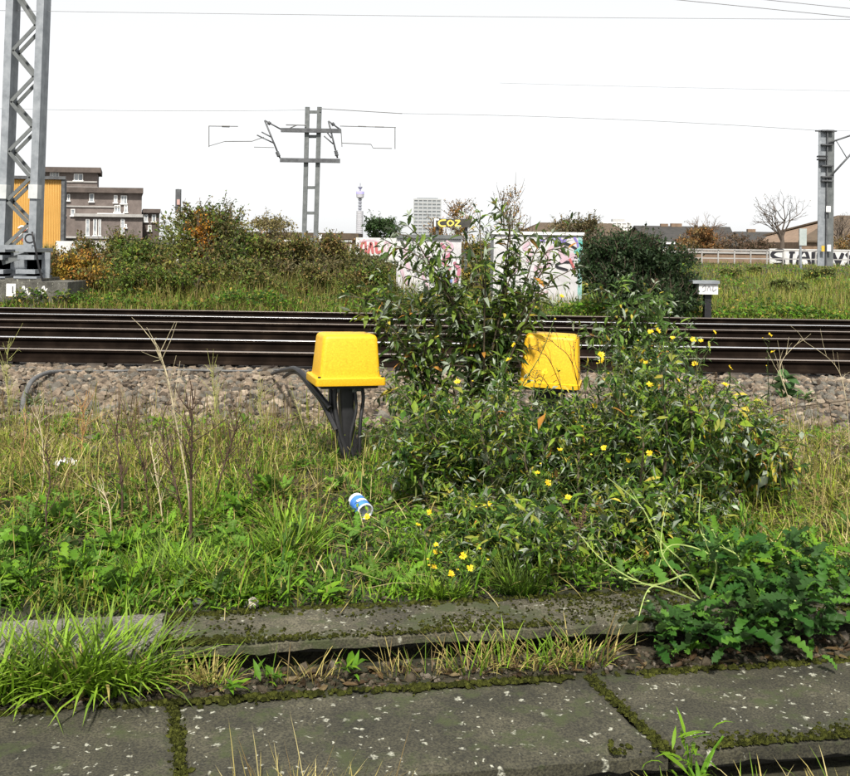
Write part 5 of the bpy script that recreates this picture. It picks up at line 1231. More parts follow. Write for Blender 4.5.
# ---- leafy shrubs: stems, twigs, big leaves in pairs
def buddleia(lab, base, tips, seed, leaf=(.08, .14), sp_=.055, pal=None, nparts=150, twig=.5, name='butterfly_bush', panicles=4, bare=.25, silver=.08, yellow=.03, group='leafy shrubs by the yellow boxes', tm=LANCE, tn='lance', jit=.05, cat='shrub', fill=0):
    rg = np.random.default_rng(seed); base = np.array([base[0], base[1], float(ground_z(base[0], base[1]))])
    t = empty(name, base, lab, cat, group)
    pal = np.array(pal if pal is not None else [C(.024, .052, .008), C(.040, .080, .010), C(.068, .115, .014), C(.12, .175, .02)])
    st = acc(); LV = []; PN = []
    def leaf_at(p, d, s, kind=None):
        r = rg.random()
        if kind == 'young' and r < .6: c = C(.27, .31, .23)
        elif r < silver: c = C(.22, .26, .19)
        elif r < silver + yellow: c = C(.40, .34, .05) if rg.random() < .7 else C(.42, .20, .04)
        elif r < silver + yellow + .10: c = C(.17, .25, .04)
        else: c = pal[rg.integers(0, len(pal))]
        LV.append((p, d, s, c, rg.normal(0, .5), rg.integers(0, len(tm))))
    def shoot(P, r0, r1, start, sp__, ls, depth):
        st.tube(P, np.linspace(r0, r1, len(P)), 5, C(.07, .055, .035) if depth == 0 else C(.09, .10, .045), cap=False)
        seg = np.linalg.norm(np.diff(P, axis=0), axis=1); cum = np.r_[0, np.cumsum(seg)]; Lt = cum[-1]
        s = Lt * start; ph = rg.uniform(0, 6.28)
        while s < Lt:
            p = np.array([np.interp(s, cum, P[:, j]) for j in range(3)]); i_ = min(len(P) - 2, np.searchsorted(cum, s) - 1 if s > 0 else 0); ax_ = P[i_ + 1] - P[i_]; ax_ /= np.linalg.norm(ax_) + 1e-9
            e1 = np.cross(ax_, [.3, .2, 1.]); e1 /= np.linalg.norm(e1); e2 = np.cross(ax_, e1); ph += pi / 2 + rg.normal(0, .3)
            f = s / Lt
            for sg in (0, pi):
                if rg.random() < .12: continue
                o_ = cos(ph + sg) * e1 + sin(ph + sg) * e2; d = o_ * .85 + ax_ * .45 + [0, 0, rg.normal(-.12, .25)]
                leaf_at(p, d, rg.uniform(*ls) * (1.0 - .35 * f))
                if depth == 0 and rg.random() < twig:
                    ln = rg.uniform(.07, .24); q = p + (o_ * .7 + ax_ * .5 + [0, 0, .25]) * ln
                    shoot(spline([p, (p + q) / 2 + [0, 0, .015], q - [0, 0, .01]], 5), .0028, .0012, .25, sp__ * .75, (ls[0] * .55, ls[1] * .75), 1)
            s += sp__ * rg.uniform(.75, 1.3)
        tipd = P[-1] - P[-2]
        for q in range(5 if depth == 0 else 4): leaf_at(P[-1], tipd / (np.linalg.norm(tipd) + 1e-9) * .8 + rg.normal(0, .45, 3), rg.uniform(*ls) * .5, 'young')
        if depth == 0: PN.append((P[-1], tipd / (np.linalg.norm(tipd) + 1e-9)))
    for tp in tips:
        tip = np.array(tp, float); h = tip - base; b0 = base + [rg.normal(0, jit), rg.normal(0, jit), -.02]
        c1 = b0 + [h[0] * .18, h[1] * .18, h[2] * .45]; c2 = b0 + [h[0] * .6, h[1] * .6, h[2] * .88 + .03]
        P = spline([b0, c1 + rg.normal(0, .03, 3), c2 + rg.normal(0, .03, 3), tip], 14)
        shoot(P, .009, .003, bare, sp_, leaf, 0)
    part(st, 'stems', M['bark'], t, base)
    for q in range(min(panicles, len(PN))):
        p, d = PN[rg.integers(0, len(PN))]; n = 90; f = rg.random(n); ln = rg.uniform(.08, .15); d = d * .6 + rg.normal(0, .35, 3); d /= np.linalg.norm(d)
        pos = p + d[None] * (f * ln)[:, None] + rg.normal(0, .011, (n, 3)) * (1.1 - f)[:, None]
        a = acc(); a.tube([p, p + d * ln], .0025, 4, BROWN); a.scatter(ST[0][0], ST[0][1], pos, np.tile(np.eye(3), (n, 1, 1)), rg.uniform(.003, .006, n), np.tile(C(.075, .05, .03), (n, 1)) * rg.uniform(.6, 1.4, (n, 1)))
        part(a, 'seed_head', M['bark'], t, base)
    tipa = np.array(tips, float)
    for q in range(fill):                 # small side leaves and sprigs through the whole bush
        i, j = rg.integers(0, len(tipa), 2); f = rg.random() ** .7; w_ = rg.random() * .5
        p = base + (tipa[i] * (1 - w_) + tipa[j] * w_ - base) * np.array([f, f, f ** .75]) + rg.normal(0, .05, 3); p[2] = max(p[2], base[2] + .03)
        dd = rg.normal(0, 1, 3)
        for e in range(3): leaf_at(p + rg.normal(0, .02, 3), dd + rg.normal(0, .6, 3), rg.uniform(.22, .72) * leaf[1])
    # the leaves that show largest are pieces of their own; the others stay together
    sz = np.array([l[2] / l[0][1] for l in LV]); od = np.argsort(-sz); top = set(od[:nparts].tolist())
    fr = frames(np.array([l[1] for l in LV]), None, np.array([l[4] for l in LV])); rest = acc()
    for q, tml in enumerate(tm):
        ids = [i for i in range(len(LV)) if i not in top and LV[i][5] == q]
        if ids: rest.scatter(tml[0], tml[1], np.array([LV[i][0] for i in ids]), fr[ids], np.array([LV[i][2] for i in ids]), np.array([LV[i][3] for i in ids]) * rg.uniform(.8, 1.2, (len(ids), 1)))
    for i in top: put_leaf(t, base, LV[i][0], fr[i], LV[i][2], leaf_mesh(tn, tm, LV[i][5], LV[i][3]))
    if rest.V: part(rest, 'foliage', M['leaf'], t, base, True, 'stuff')
    return t
def tipsat(Y0, lst, seed, j=.25):
    rg = np.random.default_rng(seed); return [at(u, v, Y0 + rg.uniform(-j, j)) for u, v in lst]
b = gp(492, 460, .1)
buddleia('tall leafy bush rising above the tracks between the two yellow boxes', b, tipsat(7.0, [(495, 205), (480, 213), (510, 222), (458, 230), (440, 248), (530, 238), (548, 262), (395, 232), (408, 226), (424, 258), (562, 285), (470, 262), (505, 270), (520, 292), (455, 310), (438, 290), (486, 240), (540, 300), (385, 240), (396, 264), (562, 248), (574, 268), (412, 276), (552, 234), (425, 300), (498, 320), (470, 335), (516, 262), (450, 365), (430, 385)], 1, .35), 201, (.12, .205), .075, nparts=280, twig=.30, panicles=3, bare=.22, yellow=.05, fill=90)
b = gp(440, 458, .1)
buddleia('low arching bush whose tips droop over the left yellow box', b, tipsat(7.1, [(348, 296), (366, 288), (384, 300), (352, 312), (400, 330), (412, 300), (380, 318), (428, 340), (395, 360), (440, 380), (415, 395), (392, 392)], 2, .25), 202, (.13, .21), .06, nparts=170, twig=.4, panicles=0, bare=.4, yellow=.09, fill=60)
DARK = [C(.012, .034, .005), C(.020, .055, .007), C(.036, .090, .009), C(.064, .135, .012), C(.12, .21, .018), C(.17, .25, .02), C(.22, .24, .035)]
for q, (lab, bu, bv, Y0, lst, lf) in enumerate([
    ('dark dense bush left of centre below the tall one', 468, 505, 5.9, [(400, 392), (432, 405), (452, 420), (390, 462), (482, 400), (505, 405), (415, 510), (458, 515), (385, 425), (430, 470), (470, 440), (400, 490)], (.06, .11)),
    ('dark dense bush in front of the second yellow box', 560, 525, 5.7, [(515, 412), (540, 402), (570, 402), (602, 430), (530, 450), (560, 430), (620, 480), (500, 450), (572, 470), (510, 505), (595, 405), (555, 412)], (.06, .11)),
    ('flower-speckled bush right of the second yellow box', 645, 520, 5.6, [(602, 378), (640, 352), (662, 372), (692, 412), (622, 400), (712, 455), (662, 455), (732, 495), (618, 355), (676, 355), (640, 430), (702, 380), (722, 420), (690, 500)], (.06, .11)),
    ('low silvery-tipped bush spreading to the kerb at centre', 505, 572, 4.75, [(436, 540), (470, 515), (512, 505), (547, 515), (580, 530), (430, 570), (490, 540), (530, 550), (462, 500), (560, 500), (470, 572), (545, 580)], (.06, .11)),
    ('low dark bush touching the kerb right of centre', 625, 565, 4.8, [(572, 570), (600, 530), (640, 522), (682, 525), (662, 565), (702, 512), (730, 540), (610, 500), (655, 495), (590, 515), (620, 585), (690, 575)], (.06, .11)),
    ('thinner bush at right with yellowing leaves', 735, 500, 5.7, [(715, 388), (748, 405), (772, 425), (732, 435), (708, 420), (760, 450), (722, 460), (790, 470), (700, 500), (740, 530), (770, 500)], (.06, .12))]):
    buddleia(lab, gp(bu, bv, .1), tipsat(Y0, lst, 10 + q, .45), 210 + q, (lf[0] * .9, lf[1] * 1.25), .042, pal=DARK, nparts=110, twig=.7, panicles=3, bare=.10, silver=.09, yellow=.03 if q != 5 else .12, jit=.12, fill=[1100, 1100, 1000, 1900, 1900, 700][q], tm=[LANCE[1], LANCE[2], NARROW[0], NARROW[1], NARROW[2], LANCE[4], QUADLEAF[0]], tn='mixed')
b = gp(640, 455, .1)
buddleia('upright bush with fresh pointed leaves in front of the dark far bush', b, tipsat(7.2, [(602, 288), (626, 280), (655, 284), (668, 305), (690, 328), (612, 318), (640, 322), (588, 335), (676, 345), (650, 300)], 3, .25), 203, (.10, .17), .05, pal=[C(.05, .10, .02), C(.075, .14, .028), C(.11, .19, .035)], nparts=150, twig=.4, panicles=2, bare=.3, yellow=.05, fill=300)

# ---- yellow wildflowers
def flower_mesh(seed, k=5):
    rg = np.random.default_rng(seed); V = [[0, 0, 0]]; T = []; Cc = [[.60, .33, .02]]
    for q in range(k * 2):
        an = q * pi / k + rg.normal(0, .12); r = rg.uniform(.85, 1.1) * (1 if q < k * 2 else .7); dz = rg.uniform(.05, .5)
        b = len(V); V += [[.6 * r * cos(an - .42), .6 * r * sin(an - .42), .28 * dz + .1], [r * cos(an), r * sin(an), dz], [.6 * r * cos(an + .42), .6 * r * sin(an + .42), .28 * dz + .1]]; T += [[0, b, b + 1], [0, b + 1, b + 2]]
        Cc += [[.86, .66, .02]] * 3
    b = len(V); V += [[.25 * cos(q * 1.05), .25 * sin(q * 1.05), .16] for q in range(6)] + [[0, 0, .3]]; Cc += [[.72, .42, .01]] * 7
    T += [[b + q, b + (q + 1) % 6, b + 6] for q in range(6)]
    me = np_mesh('flower', V, T, Cc); me.materials.append(M['petal']); return me
FM = [flower_mesh(q) for q in range(5)]
def wildflower(lab, base, heads, seed, fsize=(.015, .024), leafn=70, col=None):
    rg = np.random.default_rng(seed); base = np.array([base[0], base[1], float(ground_z(base[0], base[1]))]); t = empty('yellow_wildflower', base, lab, 'wildflower', 'yellow flowering weeds')
    st, lv = acc(), []
    for hd in heads:
        hd = np.array(hd, float); P = spline([base + rg.normal(0, .03, 3) * [1, 1, 0] - [0, 0, .01], base * .6 + hd * .4 + rg.normal(0, .05, 3), base * .25 + hd * .75 + rg.normal(0, .03, 3), hd], 12)
        st.tube(P, np.linspace(.004, .0018, 12), 4, C(.08, .12, .035), cap=False)
        fr = frames(np.array([[rg.normal(0, .5), -.55 + rg.normal(0, .4), .75]]), rg.normal(0, 1, (1, 3)))[0]; fr = np.stack([fr[:, 1], fr[:, 2], fr[:, 0]], 1)
        put_leaf(t, base, hd, fr, rg.uniform(*fsize), FM[rg.integers(0, 5)], 'flower')
        for q in range(rg.integers(1, 4)):      # side twigs with buds
            i = rg.integers(5, 11); e = P[i] + rg.normal(0, .05, 3) + [0, 0, .05]; st.tube([P[i], (P[i] + e) / 2, e], [.0015, .0013, .001], 4, C(.09, .12, .04), cap=False)
            st.add(ST[0][0] * .007 + e, ST[0][1], C(.16, .19, .05) if rg.random() < .6 else C(.6, .45, .03))
        for q in range(leafn // len(heads)):
            f = rg.uniform(.1, .95); i = int(f * 11); lv.append((P[i], [rg.normal(), rg.normal(), rg.normal(.2, .5)], rg.uniform(.03, .08)))
    part(st, 'stems', M['bark'], t, base)
    a = acc(); n = len(lv); a.scatter(*NARROW[1], np.array([l[0] for l in lv]), frames(np.array([l[1] for l in lv])), np.array([l[2] for l in lv]), np.tile(col if col is not None else C(.07, .13, .03), (n, 1)) * rg.uniform(.6, 1.5, (n, 1))); part(a, 'foliage', M['leaf'], t, base, True, 'stuff')
def heads(Y0, lst, seed, j=.2):
    rg = np.random.default_rng(seed); return [at(u, v, Y0 - .3 + rg.uniform(-j, j)) for u, v in lst]
wildflower('yellow flowering weed tallest beside the rails right of the second box', gp(665, 470, .1), heads(6.1, [(650.6, 332), (657.6, 331), (672.5, 338), (693, 340), (701, 341), (714, 332), (642, 361), (695, 364), (644, 352), (646, 363)], 1), 301, leafn=750)
wildflower('yellow flowering weed right of the tallest one against the ballast', gp(700, 490, .1), heads(5.9, [(730, 368), (678, 380), (701, 389), (725, 385), (688, 397.5), (704, 437), (721, 438), (712, 410)], 2), 302, leafn=700)
wildflower('yellow flowering weed close right of the second yellow box', gp(610, 490, .1), heads(5.8, [(601, 355), (602, 361), (613.6, 394.7), (594.6, 406), (582, 427), (573, 413.5), (577, 420), (650, 385), (633, 418), (581, 430)], 3), 303, leafn=700)
wildflower('yellow flowering weed in the bush below the second yellow box', gp(560, 530, .1), heads(5.4, [(628, 460.6), (649.4, 453.5), (655, 478), (568, 497.6), (548, 483), (537.6, 473), (521, 472), (604, 448), (632, 417), (560, 450)], 4), 304, leafn=700)
wildflower('yellow flowering weed between the two yellow boxes', gp(480, 500, .1), heads(6.1, [(450, 412), (508.6, 360), (457.6, 382), (481, 455.6), (501.6, 445), (467, 478), (561.7, 296.5), (545, 372), (514, 345)], 5), 305, leafn=600)
wildflower('small yellow flowering weed just right of the drinks can', gp(400, 560, .1), heads(5.1, [(367, 517), (418, 525), (378, 555.4), (429.6, 512.6), (487, 506), (490, 504)], 6, .1), 306, (.014, .022), leafn=60)
wildflower('small yellow flowering weed near the kerb under the bush', gp(452, 590, .1), heads(4.5, [(470, 568), (451, 574), (434, 567), (463, 556), (436, 545), (435, 552)], 7, .08), 307, (.012, .019), leafn=50)
wildflower('lone spindly yellow flower before the rails at far right', gp(767, 405, .06), heads(8.6, [(770, 335), (773, 352)], 8, .05), 308, (.02, .026), leafn=14)

# ---- long bare pale green stems arching over the kerb
def stalks(name, lab, base, paths, r, col, seed, cat, group=None, buds=True, mat='bark', twigs=0, twl=.08, leafy=0, leafcol=None, lsize=(.02, .05)):
    rg = np.random.default_rng(seed); base = np.array(base, float); t = empty(name, base, lab, cat, group); lv = []
    for P in paths:
        P = spline(P, 22); a = acc(); a.tube(P, np.linspace(r, r * .35, 22), 5, col, cap=False)
        for q in range(twigs):
            i = rg.integers(6, 21); e = P[i] + (P[i] - P[i - 3]) * .6 + rg.normal(0, twl * .5, 3) + [0, 0, twl * .5]; a.tube([P[i], (P[i] + e) / 2 + rg.normal(0, .006, 3), e], [r * .4, r * .3, r * .2], 4, col, cap=False)
            if buds: a.add(ST[q % 8][0] * r * 1.5 + e, ST[q % 8][1], col * 1.1)
            if leafy:
                for w in range(leafy): lv.append((P[i] + (e - P[i]) * rg.random(), rg.normal(0, 1, 3), rg.uniform(*lsize)))
        part(a, 'stem', M[mat], t, base)
    if lv:
        a = acc(); n = len(lv); a.scatter(*NARROW[0], np.array([l[0] for l in lv]), frames(np.array([l[1] for l in lv])), np.array([l[2] for l in lv]), np.tile(leafcol, (n, 1)) * rg.uniform(.7, 1.3, (n, 1))); part(a, 'foliage', M['leaf'], t, base, True, 'stuff')
    return t
LG = C(.26, .33, .10)
b = gp(705, 602, .11); b[2] = .10
def A3(lst): return [at(u, v, y) for u, v, y in lst]
stalks('arching_weed', 'pale green bare stems arching over the mossy kerb at right', b, [
    [b, at(690, 575, 4.2), at(650, 585, 4.0), at(605, 562, 4.05), at(578, 533, 4.2)], [b, at(730, 598, 4.1), at(765, 603, 3.95), at(797, 620, 3.85)],
    [b, at(690, 570, 4.3), at(660, 540, 4.3), at(640, 505, 4.35), at(608, 478, 4.4)], [b, at(740, 560, 4.2), at(702, 535, 4.3), at(701, 480, 4.4)],
    [b, at(668, 590, 4.0), at(650, 588, 3.95), at(640, 612, 3.85), at(635, 645, 3.8)], [b, at(665, 560, 4.2), at(662, 530, 4.25), at(668, 500, 4.3)], [b, at(715, 560, 4.2), at(672, 545, 4.25), at(655, 575, 4.2)]], .0045, LG, 401, 'weed', None, True, 'bark', 3, .05)
# dark bare arching branches right of the bush
b = gp(700, 500, .1); stalks('bare_shoot', 'dark bare branch arching right towards the ballast', b, [[b, at(650, 430, 6.0), at(668, 405, 6.0), at(700, 415, 6.0), at(730, 420, 6.0), at(790, 408, 6.1), at(850, 400, 6.2)], [b, at(690, 420, 5.9), at(697, 395, 5.9), at(688, 376, 5.9)]], .008, C(.06, .045, .03), 402, 'branch', None, False, 'bark', 5, .1)
b = gp(590, 470, .1); stalks('seed_stalk', 'thin dark seed stalks crossing in front of the second yellow box', b, [[b, at(555, 372, 6.2), at(540, 352, 6.15), at(524, 348, 6.1)], [b, at(575, 372, 6.2), at(556, 345, 6.15), at(540, 335, 6.1)], [b, at(548, 385, 6.1), at(534, 378, 6.1), at(520, 366, 6.1)], [b, at(585, 390, 6.1), at(576, 365, 6.1), at(573, 340, 6.1)]], .0032, C(.06, .045, .03), 403, 'stalk', None, True, 'bark', 9, .06)

# ---- dry tall weeds at the left
DW = 'dry weed stalks at the left'
DB, DP, DG = C(.06, .038, .026), C(.42, .36, .23), C(.24, .24, .08)
for q, (lab, u0, v0, pts, col, r, tw, lf) in enumerate([
    ('tall pale crooked dry stalk reaching over the rails at left', 190, 545, [(188, 490), (172.6, 404), (165, 368), (155, 345), (144, 330)], DP * .8, .0045, 9, 0),
    ('dark straight dry stalk beside the pale crooked one', 191, 548, [(191, 480), (192, 430), (193, 396)], DB, .0085, 13, 0),
    ('dark branching dry stalk left of the tall pair', 122, 530, [(122, 490), (119, 455), (112, 422)], DB, .0075, 12, 0),
    ('leaning brown stalk between the two dark ones', 185, 530, [(178, 495), (170, 465), (158, 424)], DB, .0075, 12, 0),
    ('pale leaning stalk low between the dry weeds', 164, 530, [(160, 500), (155, 470), (150, 440)], DP, .004, 8, 0),
    ('brown stalk leaning right of the tall pair', 214, 505, [(221, 475), (230, 447), (238, 420)], DB, .0075, 12, 0),
    ('yellow green upright leafy stalk before the ballast', 214, 450, [(216, 420), (214, 395), (211, 368)], DG, .005, 16, 3),
    ('reddish dry stalk at the left behind the wrapper', 80, 470, [(82, 445), (84, 420), (80, 400)], C(.30, .16, .06), .005, 12, 2),
    ('yellow green bushy stalk at the very left before the rails', 8, 440, [(9, 410), (7, 380), (8, 346)], DG * 1.1, .005, 18, 4),
    ('thin straw stalk in the left grass near the wrapper', 40, 500, [(44, 470), (42, 440), (36, 410)], DP, .0035, 8, 0),
    ('bent straw stalk at left below the wrapper', 112, 545, [(110, 515), (106, 498), (98, 488)], DP, .0035, 7, 0),
    ('brown stalk cluster before the ballast left of the post', 260, 450, [(262, 425), (258, 405), (262, 392)], DG, .004, 12, 3),
    ('greenish thin stalk with tiny buds left of the black post', 312, 470, [(306, 440), (300, 415), (292, 392)], DG, .003, 8, 1),
    ('russet dry stalk standing alone at the left edge', 20, 480, [(22, 455), (26, 430), (24, 412)], C(.28, .17, .08), .004, 9, 1),
    ('dark forked dry stalk left of the leaning brown one', 150, 520, [(146, 485), (140, 455), (128, 425)], DB, .006, 12, 0),
    ('dark dry stalk standing at the far left above the weeds', 48, 545, [(46, 510), (50, 480), (46, 450)], DB, .006, 10, 0),
    ('dark dry stalk midway between the wrapper and the black post', 250, 520, [(252, 490), (246, 462), (250, 436)], DB, .005, 10, 0),
    ('straw stalk right of the second box before the rails', 790, 470, [(800, 430), (780, 370), (800, 340)], DP, .003, 6, 0),
    ('long pale blade stalk leaning across the rails at right', 850, 450, [(846, 400), (835, 365), (800, 338)], DP * .9, .003, 4, 0)]):
    b = gp(u0, v0, .1); stalks('dry_weed', lab, b, [[b - [0, 0, .02]] + [at(u, v, b[1] + .1 * k_) for k_, (u, v) in enumerate(pts)]], r, col, 500 + q, 'weed', DW, False, 'bark', tw * 2, .10, lf, DG * 1.1, (.02, .045))
# ballast weeds
rosette('ferny green weed where the grey cable leaves the ballast', np.array([*gp(32, 404, .08)[:2], .07]), 40, (.10, .22), 'narrow', NARROW, [C(.10, .14, .06), C(.14, .19, .09)], 95, (.0, .8))
rosette('small dark leafy weed on the ballast at far right', np.array([*gp(785, 396, .08)[:2], .07]), 22, (.10, .2), 'oval', OVAL, [C(.05, .11, .03), C(.08, .15, .05)], 96, (.1, 1.1), stem=.2)
rosette('low weed on the ballast right of the bush', np.array([*gp(808, 400, .08)[:2], .07]), 18, (.08, .16), 'lance', LANCE, [C(.10, .16, .06), C(.14, .19, .09)], 97, (.1, .9), stem=.1)

# ================================================================== FAR VEGETATION
def bank():
    rg = np.random.default_rng(601); a = acc()
    n = 120000; y = 20.9 + 42 * rg.random(n) ** 2.0; x = rg.uniform(-1, 1, n) * (y * .47 + 1.5)
    U, Vv = pix(x, y, .3)
    patch = noise(x, y, .55, 3); k = rg.random(n) < np.clip(.75 + .5 * patch, .15, 1) * np.clip((y - 20.4) / 1.2, .15, 1); x, y, U, patch = x[k], y[k], U[k], patch[k]; n = len(x)
    left = U < 420
    m = rg.random((n, 1))
    cl = np.where(m < .35, OLIVE * .75, np.where(m < .6, GREEN, np.where(m < .82, BROWN * 1.1, STRAW * .8)))
    cr = np.where(m < .30, YELG * .7, np.where(m < .62, GREEN, np.where(m < .80, STRAW * .75, np.where(m < .9, OLIVE, BROWN * 1.2))))
    col = np.where(left[:, None], cl, cr) * (.9 + .35 * patch[:, None]) * rg.uniform(.7, 1.3, (n, 1))
    near = np.clip((23.5 - y) / 2.5, 0, 1)
    L = rg.uniform(.25, .85, n) * np.where(left, 1.1, .8) * (1 - .65 * near) * (1 + .35 * noise(x, y, .9, 5)); L = L * np.where(left, 1, np.interp(y, [22, 30, 45, 60], [.8, .8, .5, .4])); L = np.clip(L, .1, 1.3)
    grass_blades(a, np.stack([x, y, ground_z(x, y) - .03], 1), L, rg.uniform(.006, .018, n) * (y / 26) ** .8, rg.uniform(0, 6.28, n), rg.uniform(.0, .5, n), rg.uniform(.1, 1.0, n), col, col * .7 + STRAW * .3, (0, .55, 1))
    o = a.build('bank_grass', M['grass'], kind='stuff'); o['label'] = 'tall weedy grass on the bank beyond the tracks'
    # leafy weeds on the bank
    a = acc(); n = 85000; y = 21.2 + 32 * rg.random(n) ** 1.8; x = rg.uniform(-1, 1, n) * (y * .47 + 1.5); k = noise(x, y, 1.3, 6) + .4 * (y < 23.5) > .15; x, y = x[k], y[k]; n = len(x); U, _ = pix(x, y)
    h = np.clip(.25 + .4 * noise(x, y, 1.7, 2), .05, .8) * np.where(y < 23, .7, 1.1) * np.where(U < 430, 1.25, .8)
    z = ground_z(x, y) + h * rg.random(n) ** .6; d = rg.standard_normal((n, 3)); d[:, 2] *= .6
    m = rg.random((n, 1)); col = np.where(m < .5, GREEN, np.where(m < .75, OLIVE * .8, np.where(m < .93, DEEP, C(.35, .25, .05)))) * rg.uniform(.6, 1.3, (n, 1)); col = col * np.where((U > 430)[:, None], 1.25, 1)
    a.scatter(*QUADLEAF[0], np.stack([x, y, z], 1), frames(d, rg.standard_normal((n, 3)) + [0, 0, 1]), rg.uniform(.05, .13, n), col)
    o = a.build('bank_weeds', M['leaf'], kind='stuff'); o['label'] = 'leafy weeds mixed through the bank grass'
    # creeping growth over the plinth edge / strip beyond the last rail
    a = acc(); n = 5200; x = rg.uniform(-11, 11, n); y = rg.uniform(20.75, 21.7, n); k = noise(x, y, 1.1, 1) > -.05; x, y = x[k], y[k]; n = len(x); d = rg.standard_normal((n, 3))
    a.scatter(*QUADLEAF[0], np.stack([x, y, .06 + rg.uniform(0, .25, n) * (y - 20.5)], 1), frames(d), rg.uniform(.04, .10, n), (GREEN + (BRIGHT - GREEN) * rg.random((n, 1))) * rg.uniform(.6, 1.2, (n, 1)))
    o = a.build('verge_creepers', M['leaf'], kind='stuff'); o['label'] = 'green creepers along the far edge of the ballast'
bank()

def far_shrub(lab, u0, u1, vtop, Yd, n, cols, leaf=(.06, .12), seed=0, name='shrub', group='shrubs and trees beyond the tracks', dep=None, lumps=16, zb=None, twigout=20, fill=.55, cat='shrub', open_=.0):
    """a crown of many leaf-sized faces over several lumps, on forking stems"""
    rg = np.random.default_rng(seed); A, B = at(u0, vtop, Yd), at(u1, vtop, Yd); cx_ = (A[0] + B[0]) / 2; rx = (B[0] - A[0]) / 2; ztop = A[2]
    base = np.array([cx_, Yd, float(ground_z(cx_, Yd)) if zb is None else zb]); H = ztop - base[2]; ry = dep or min(rx, H) * .9
    t = empty(name, base, lab, cat, group); st, lf = acc(), acc(); cols = np.array(cols)
    cs = []
    for q in range(lumps):
        an = rg.uniform(0, 6.28); r = sqrt(rg.random()) * .78; hgt = rg.uniform(.15, .95) * sqrt(max(.05, 1 - (r * .75) ** 2))
        cs.append((cx_ + rx * r * cos(an), Yd + ry * r * sin(an), base[2] + H * hgt, rg.uniform(.12, .32)))
    cs[0] = (cx_ + rx * rg.uniform(-.3, .3), Yd, base[2] + H * .84, .2)
    per = n // lumps
    for (x, y, z, s) in cs:
        st.tube(spline([base + rg.normal(0, .08, 3) * [1, 1, 0] - [0, 0, .05], ((base + [x, y, z]) / 2) + rg.normal(0, .12, 3), [x, y, z]], 7), np.linspace(.035, .012, 7) * (Yd / 25) ** .3, 5, C(.07, .055, .04), cap=False)
        d = rg.standard_normal((per, 3)); d /= np.linalg.norm(d, axis=1)[:, None]; rr = fill * .6 + (1.15 - fill * .6) * rg.random(per)
        rad = np.array([rx * s * 1.5, ry * s * 1.5, H * s * .75]); rough = 1 + .38 * np.sin(d[:, 0] * 7 + x * 3) * np.sin(d[:, 2] * 6 + z * 5)
        p = np.array([x, y, z]) + d * rad * (rr * rough)[:, None]; p[:, 2] = np.maximum(p[:, 2], base[2] + .03)
        if open_: kp = rg.random(per) > open_; p = p[kp]; d = d[kp]
        m = len(p); lc_ = cols[rg.integers(0, len(cols))]; c = (cols[rg.integers(0, len(cols), m)] * .5 + lc_ * .5) * rg.uniform(.65, 1.35, (m, 1)); dd = rg.standard_normal((m, 3)) + d * .5
        lf.scatter(*QUADLEAF[0], p, frames(dd, rg.standard_normal((m, 3)) + [0, 0, .6]), rg.uniform(leaf[0], leaf[1], m), c)
        lc = cols[rg.integers(0, len(cols))]
        for q in range(twigout // 2):      # sprays that break the outline
            e = rg.standard_normal(3); e[2] = abs(e[2]); e /= np.linalg.norm(e); p0 = np.array([x, y, z]) + e * rad * .8; p1 = p0 + (e * .5 + [0, 0, .3]) * rg.uniform(.15, .75) * min(H, 3) * .45
            st.tube([p0, (p0 + p1) / 2 + rg.normal(0, .03, 3), p1], [.012, .008, .004], 4, C(.09, .07, .05), cap=False)
            kq = 10; f = rg.random(kq); pp_ = p0 + (p1 - p0) * f[:, None] + rg.normal(0, leaf[0] * .5, (kq, 3))
            if not open_ or rg.random() > open_ * .5: lf.scatter(*QUADLEAF[0], pp_, frames(rg.standard_normal((kq, 3))), rg.uniform(leaf[0], leaf[1], kq), cols[rg.integers(0, len(cols), kq)] * rg.uniform(.7, 1.3, (kq, 1)))
    part(st, 'branches', M['bark'], t, base, False, 'stuff'); part(lf, 'crown', M['leaf'], t, base, False, 'stuff')
DGN = [C(.040, .080, .010), C(.075, .13, .016), C(.14, .20, .025), C(.17, .17, .03), C(.20, .12, .04)]
far_shrub('big rounded green shrub with brownish top left of the ladder-like mast', 148, 262, 208, 26, 12000, DGN + [C(.13, .10, .04)], (.06, .13), 701, lumps=22)
far_shrub('leafy green shrub in front of the rounded one by the lattice mast', 84, 190, 240, 24.2, 8000, DGN + [C(.09, .15, .03)], (.06, .13), 702, lumps=16)
far_shrub('straggly shrub with orange and yellow leaves beside the plinth', 48, 136, 250, 23.4, 5200, [C(.10, .13, .03), C(.40, .22, .03), C(.42, .30, .04), C(.07, .11, .02), C(.30, .13, .03)], (.06, .12), 703, lumps=14)
far_shrub('small bright bush behind the mast footing', 4, 26, 262, 23.6, 1200, [C(.06, .13, .02), C(.09, .17, .03)], (.05, .10), 704, lumps=6)
far_shrub('orange leaved bush high on the left shrub', 186, 212, 222, 25.5, 420, [C(.45, .22, .02), C(.40, .16, .02)], (.06, .11), 705, lumps=4)
far_shrub('tall olive weeds mass under the ladder-like mast', 228, 345, 248, 30, 7000, [C(.11, .10, .035), C(.14, .12, .045), C(.07, .08, .02), C(.16, .12, .06)], (.06, .13), 706, lumps=20, dep=3)
far_shrub('olive shrub left of the white cabinets', 338, 402, 254, 28, 4200, [C(.08, .085, .025), C(.11, .10, .03), C(.06, .075, .02)], (.06, .12), 707, lumps=12, dep=2)
far_shrub('dense dark green bush beyond the rails right of the cabinets', 552, 700, 237, 21.5, 20000, [C(.016, .036, .011), C(.024, .05, .014), C(.035, .068, .018), C(.02, .04, .016)], (.05, .13), 708, lumps=26, fill=.6, twigout=70)
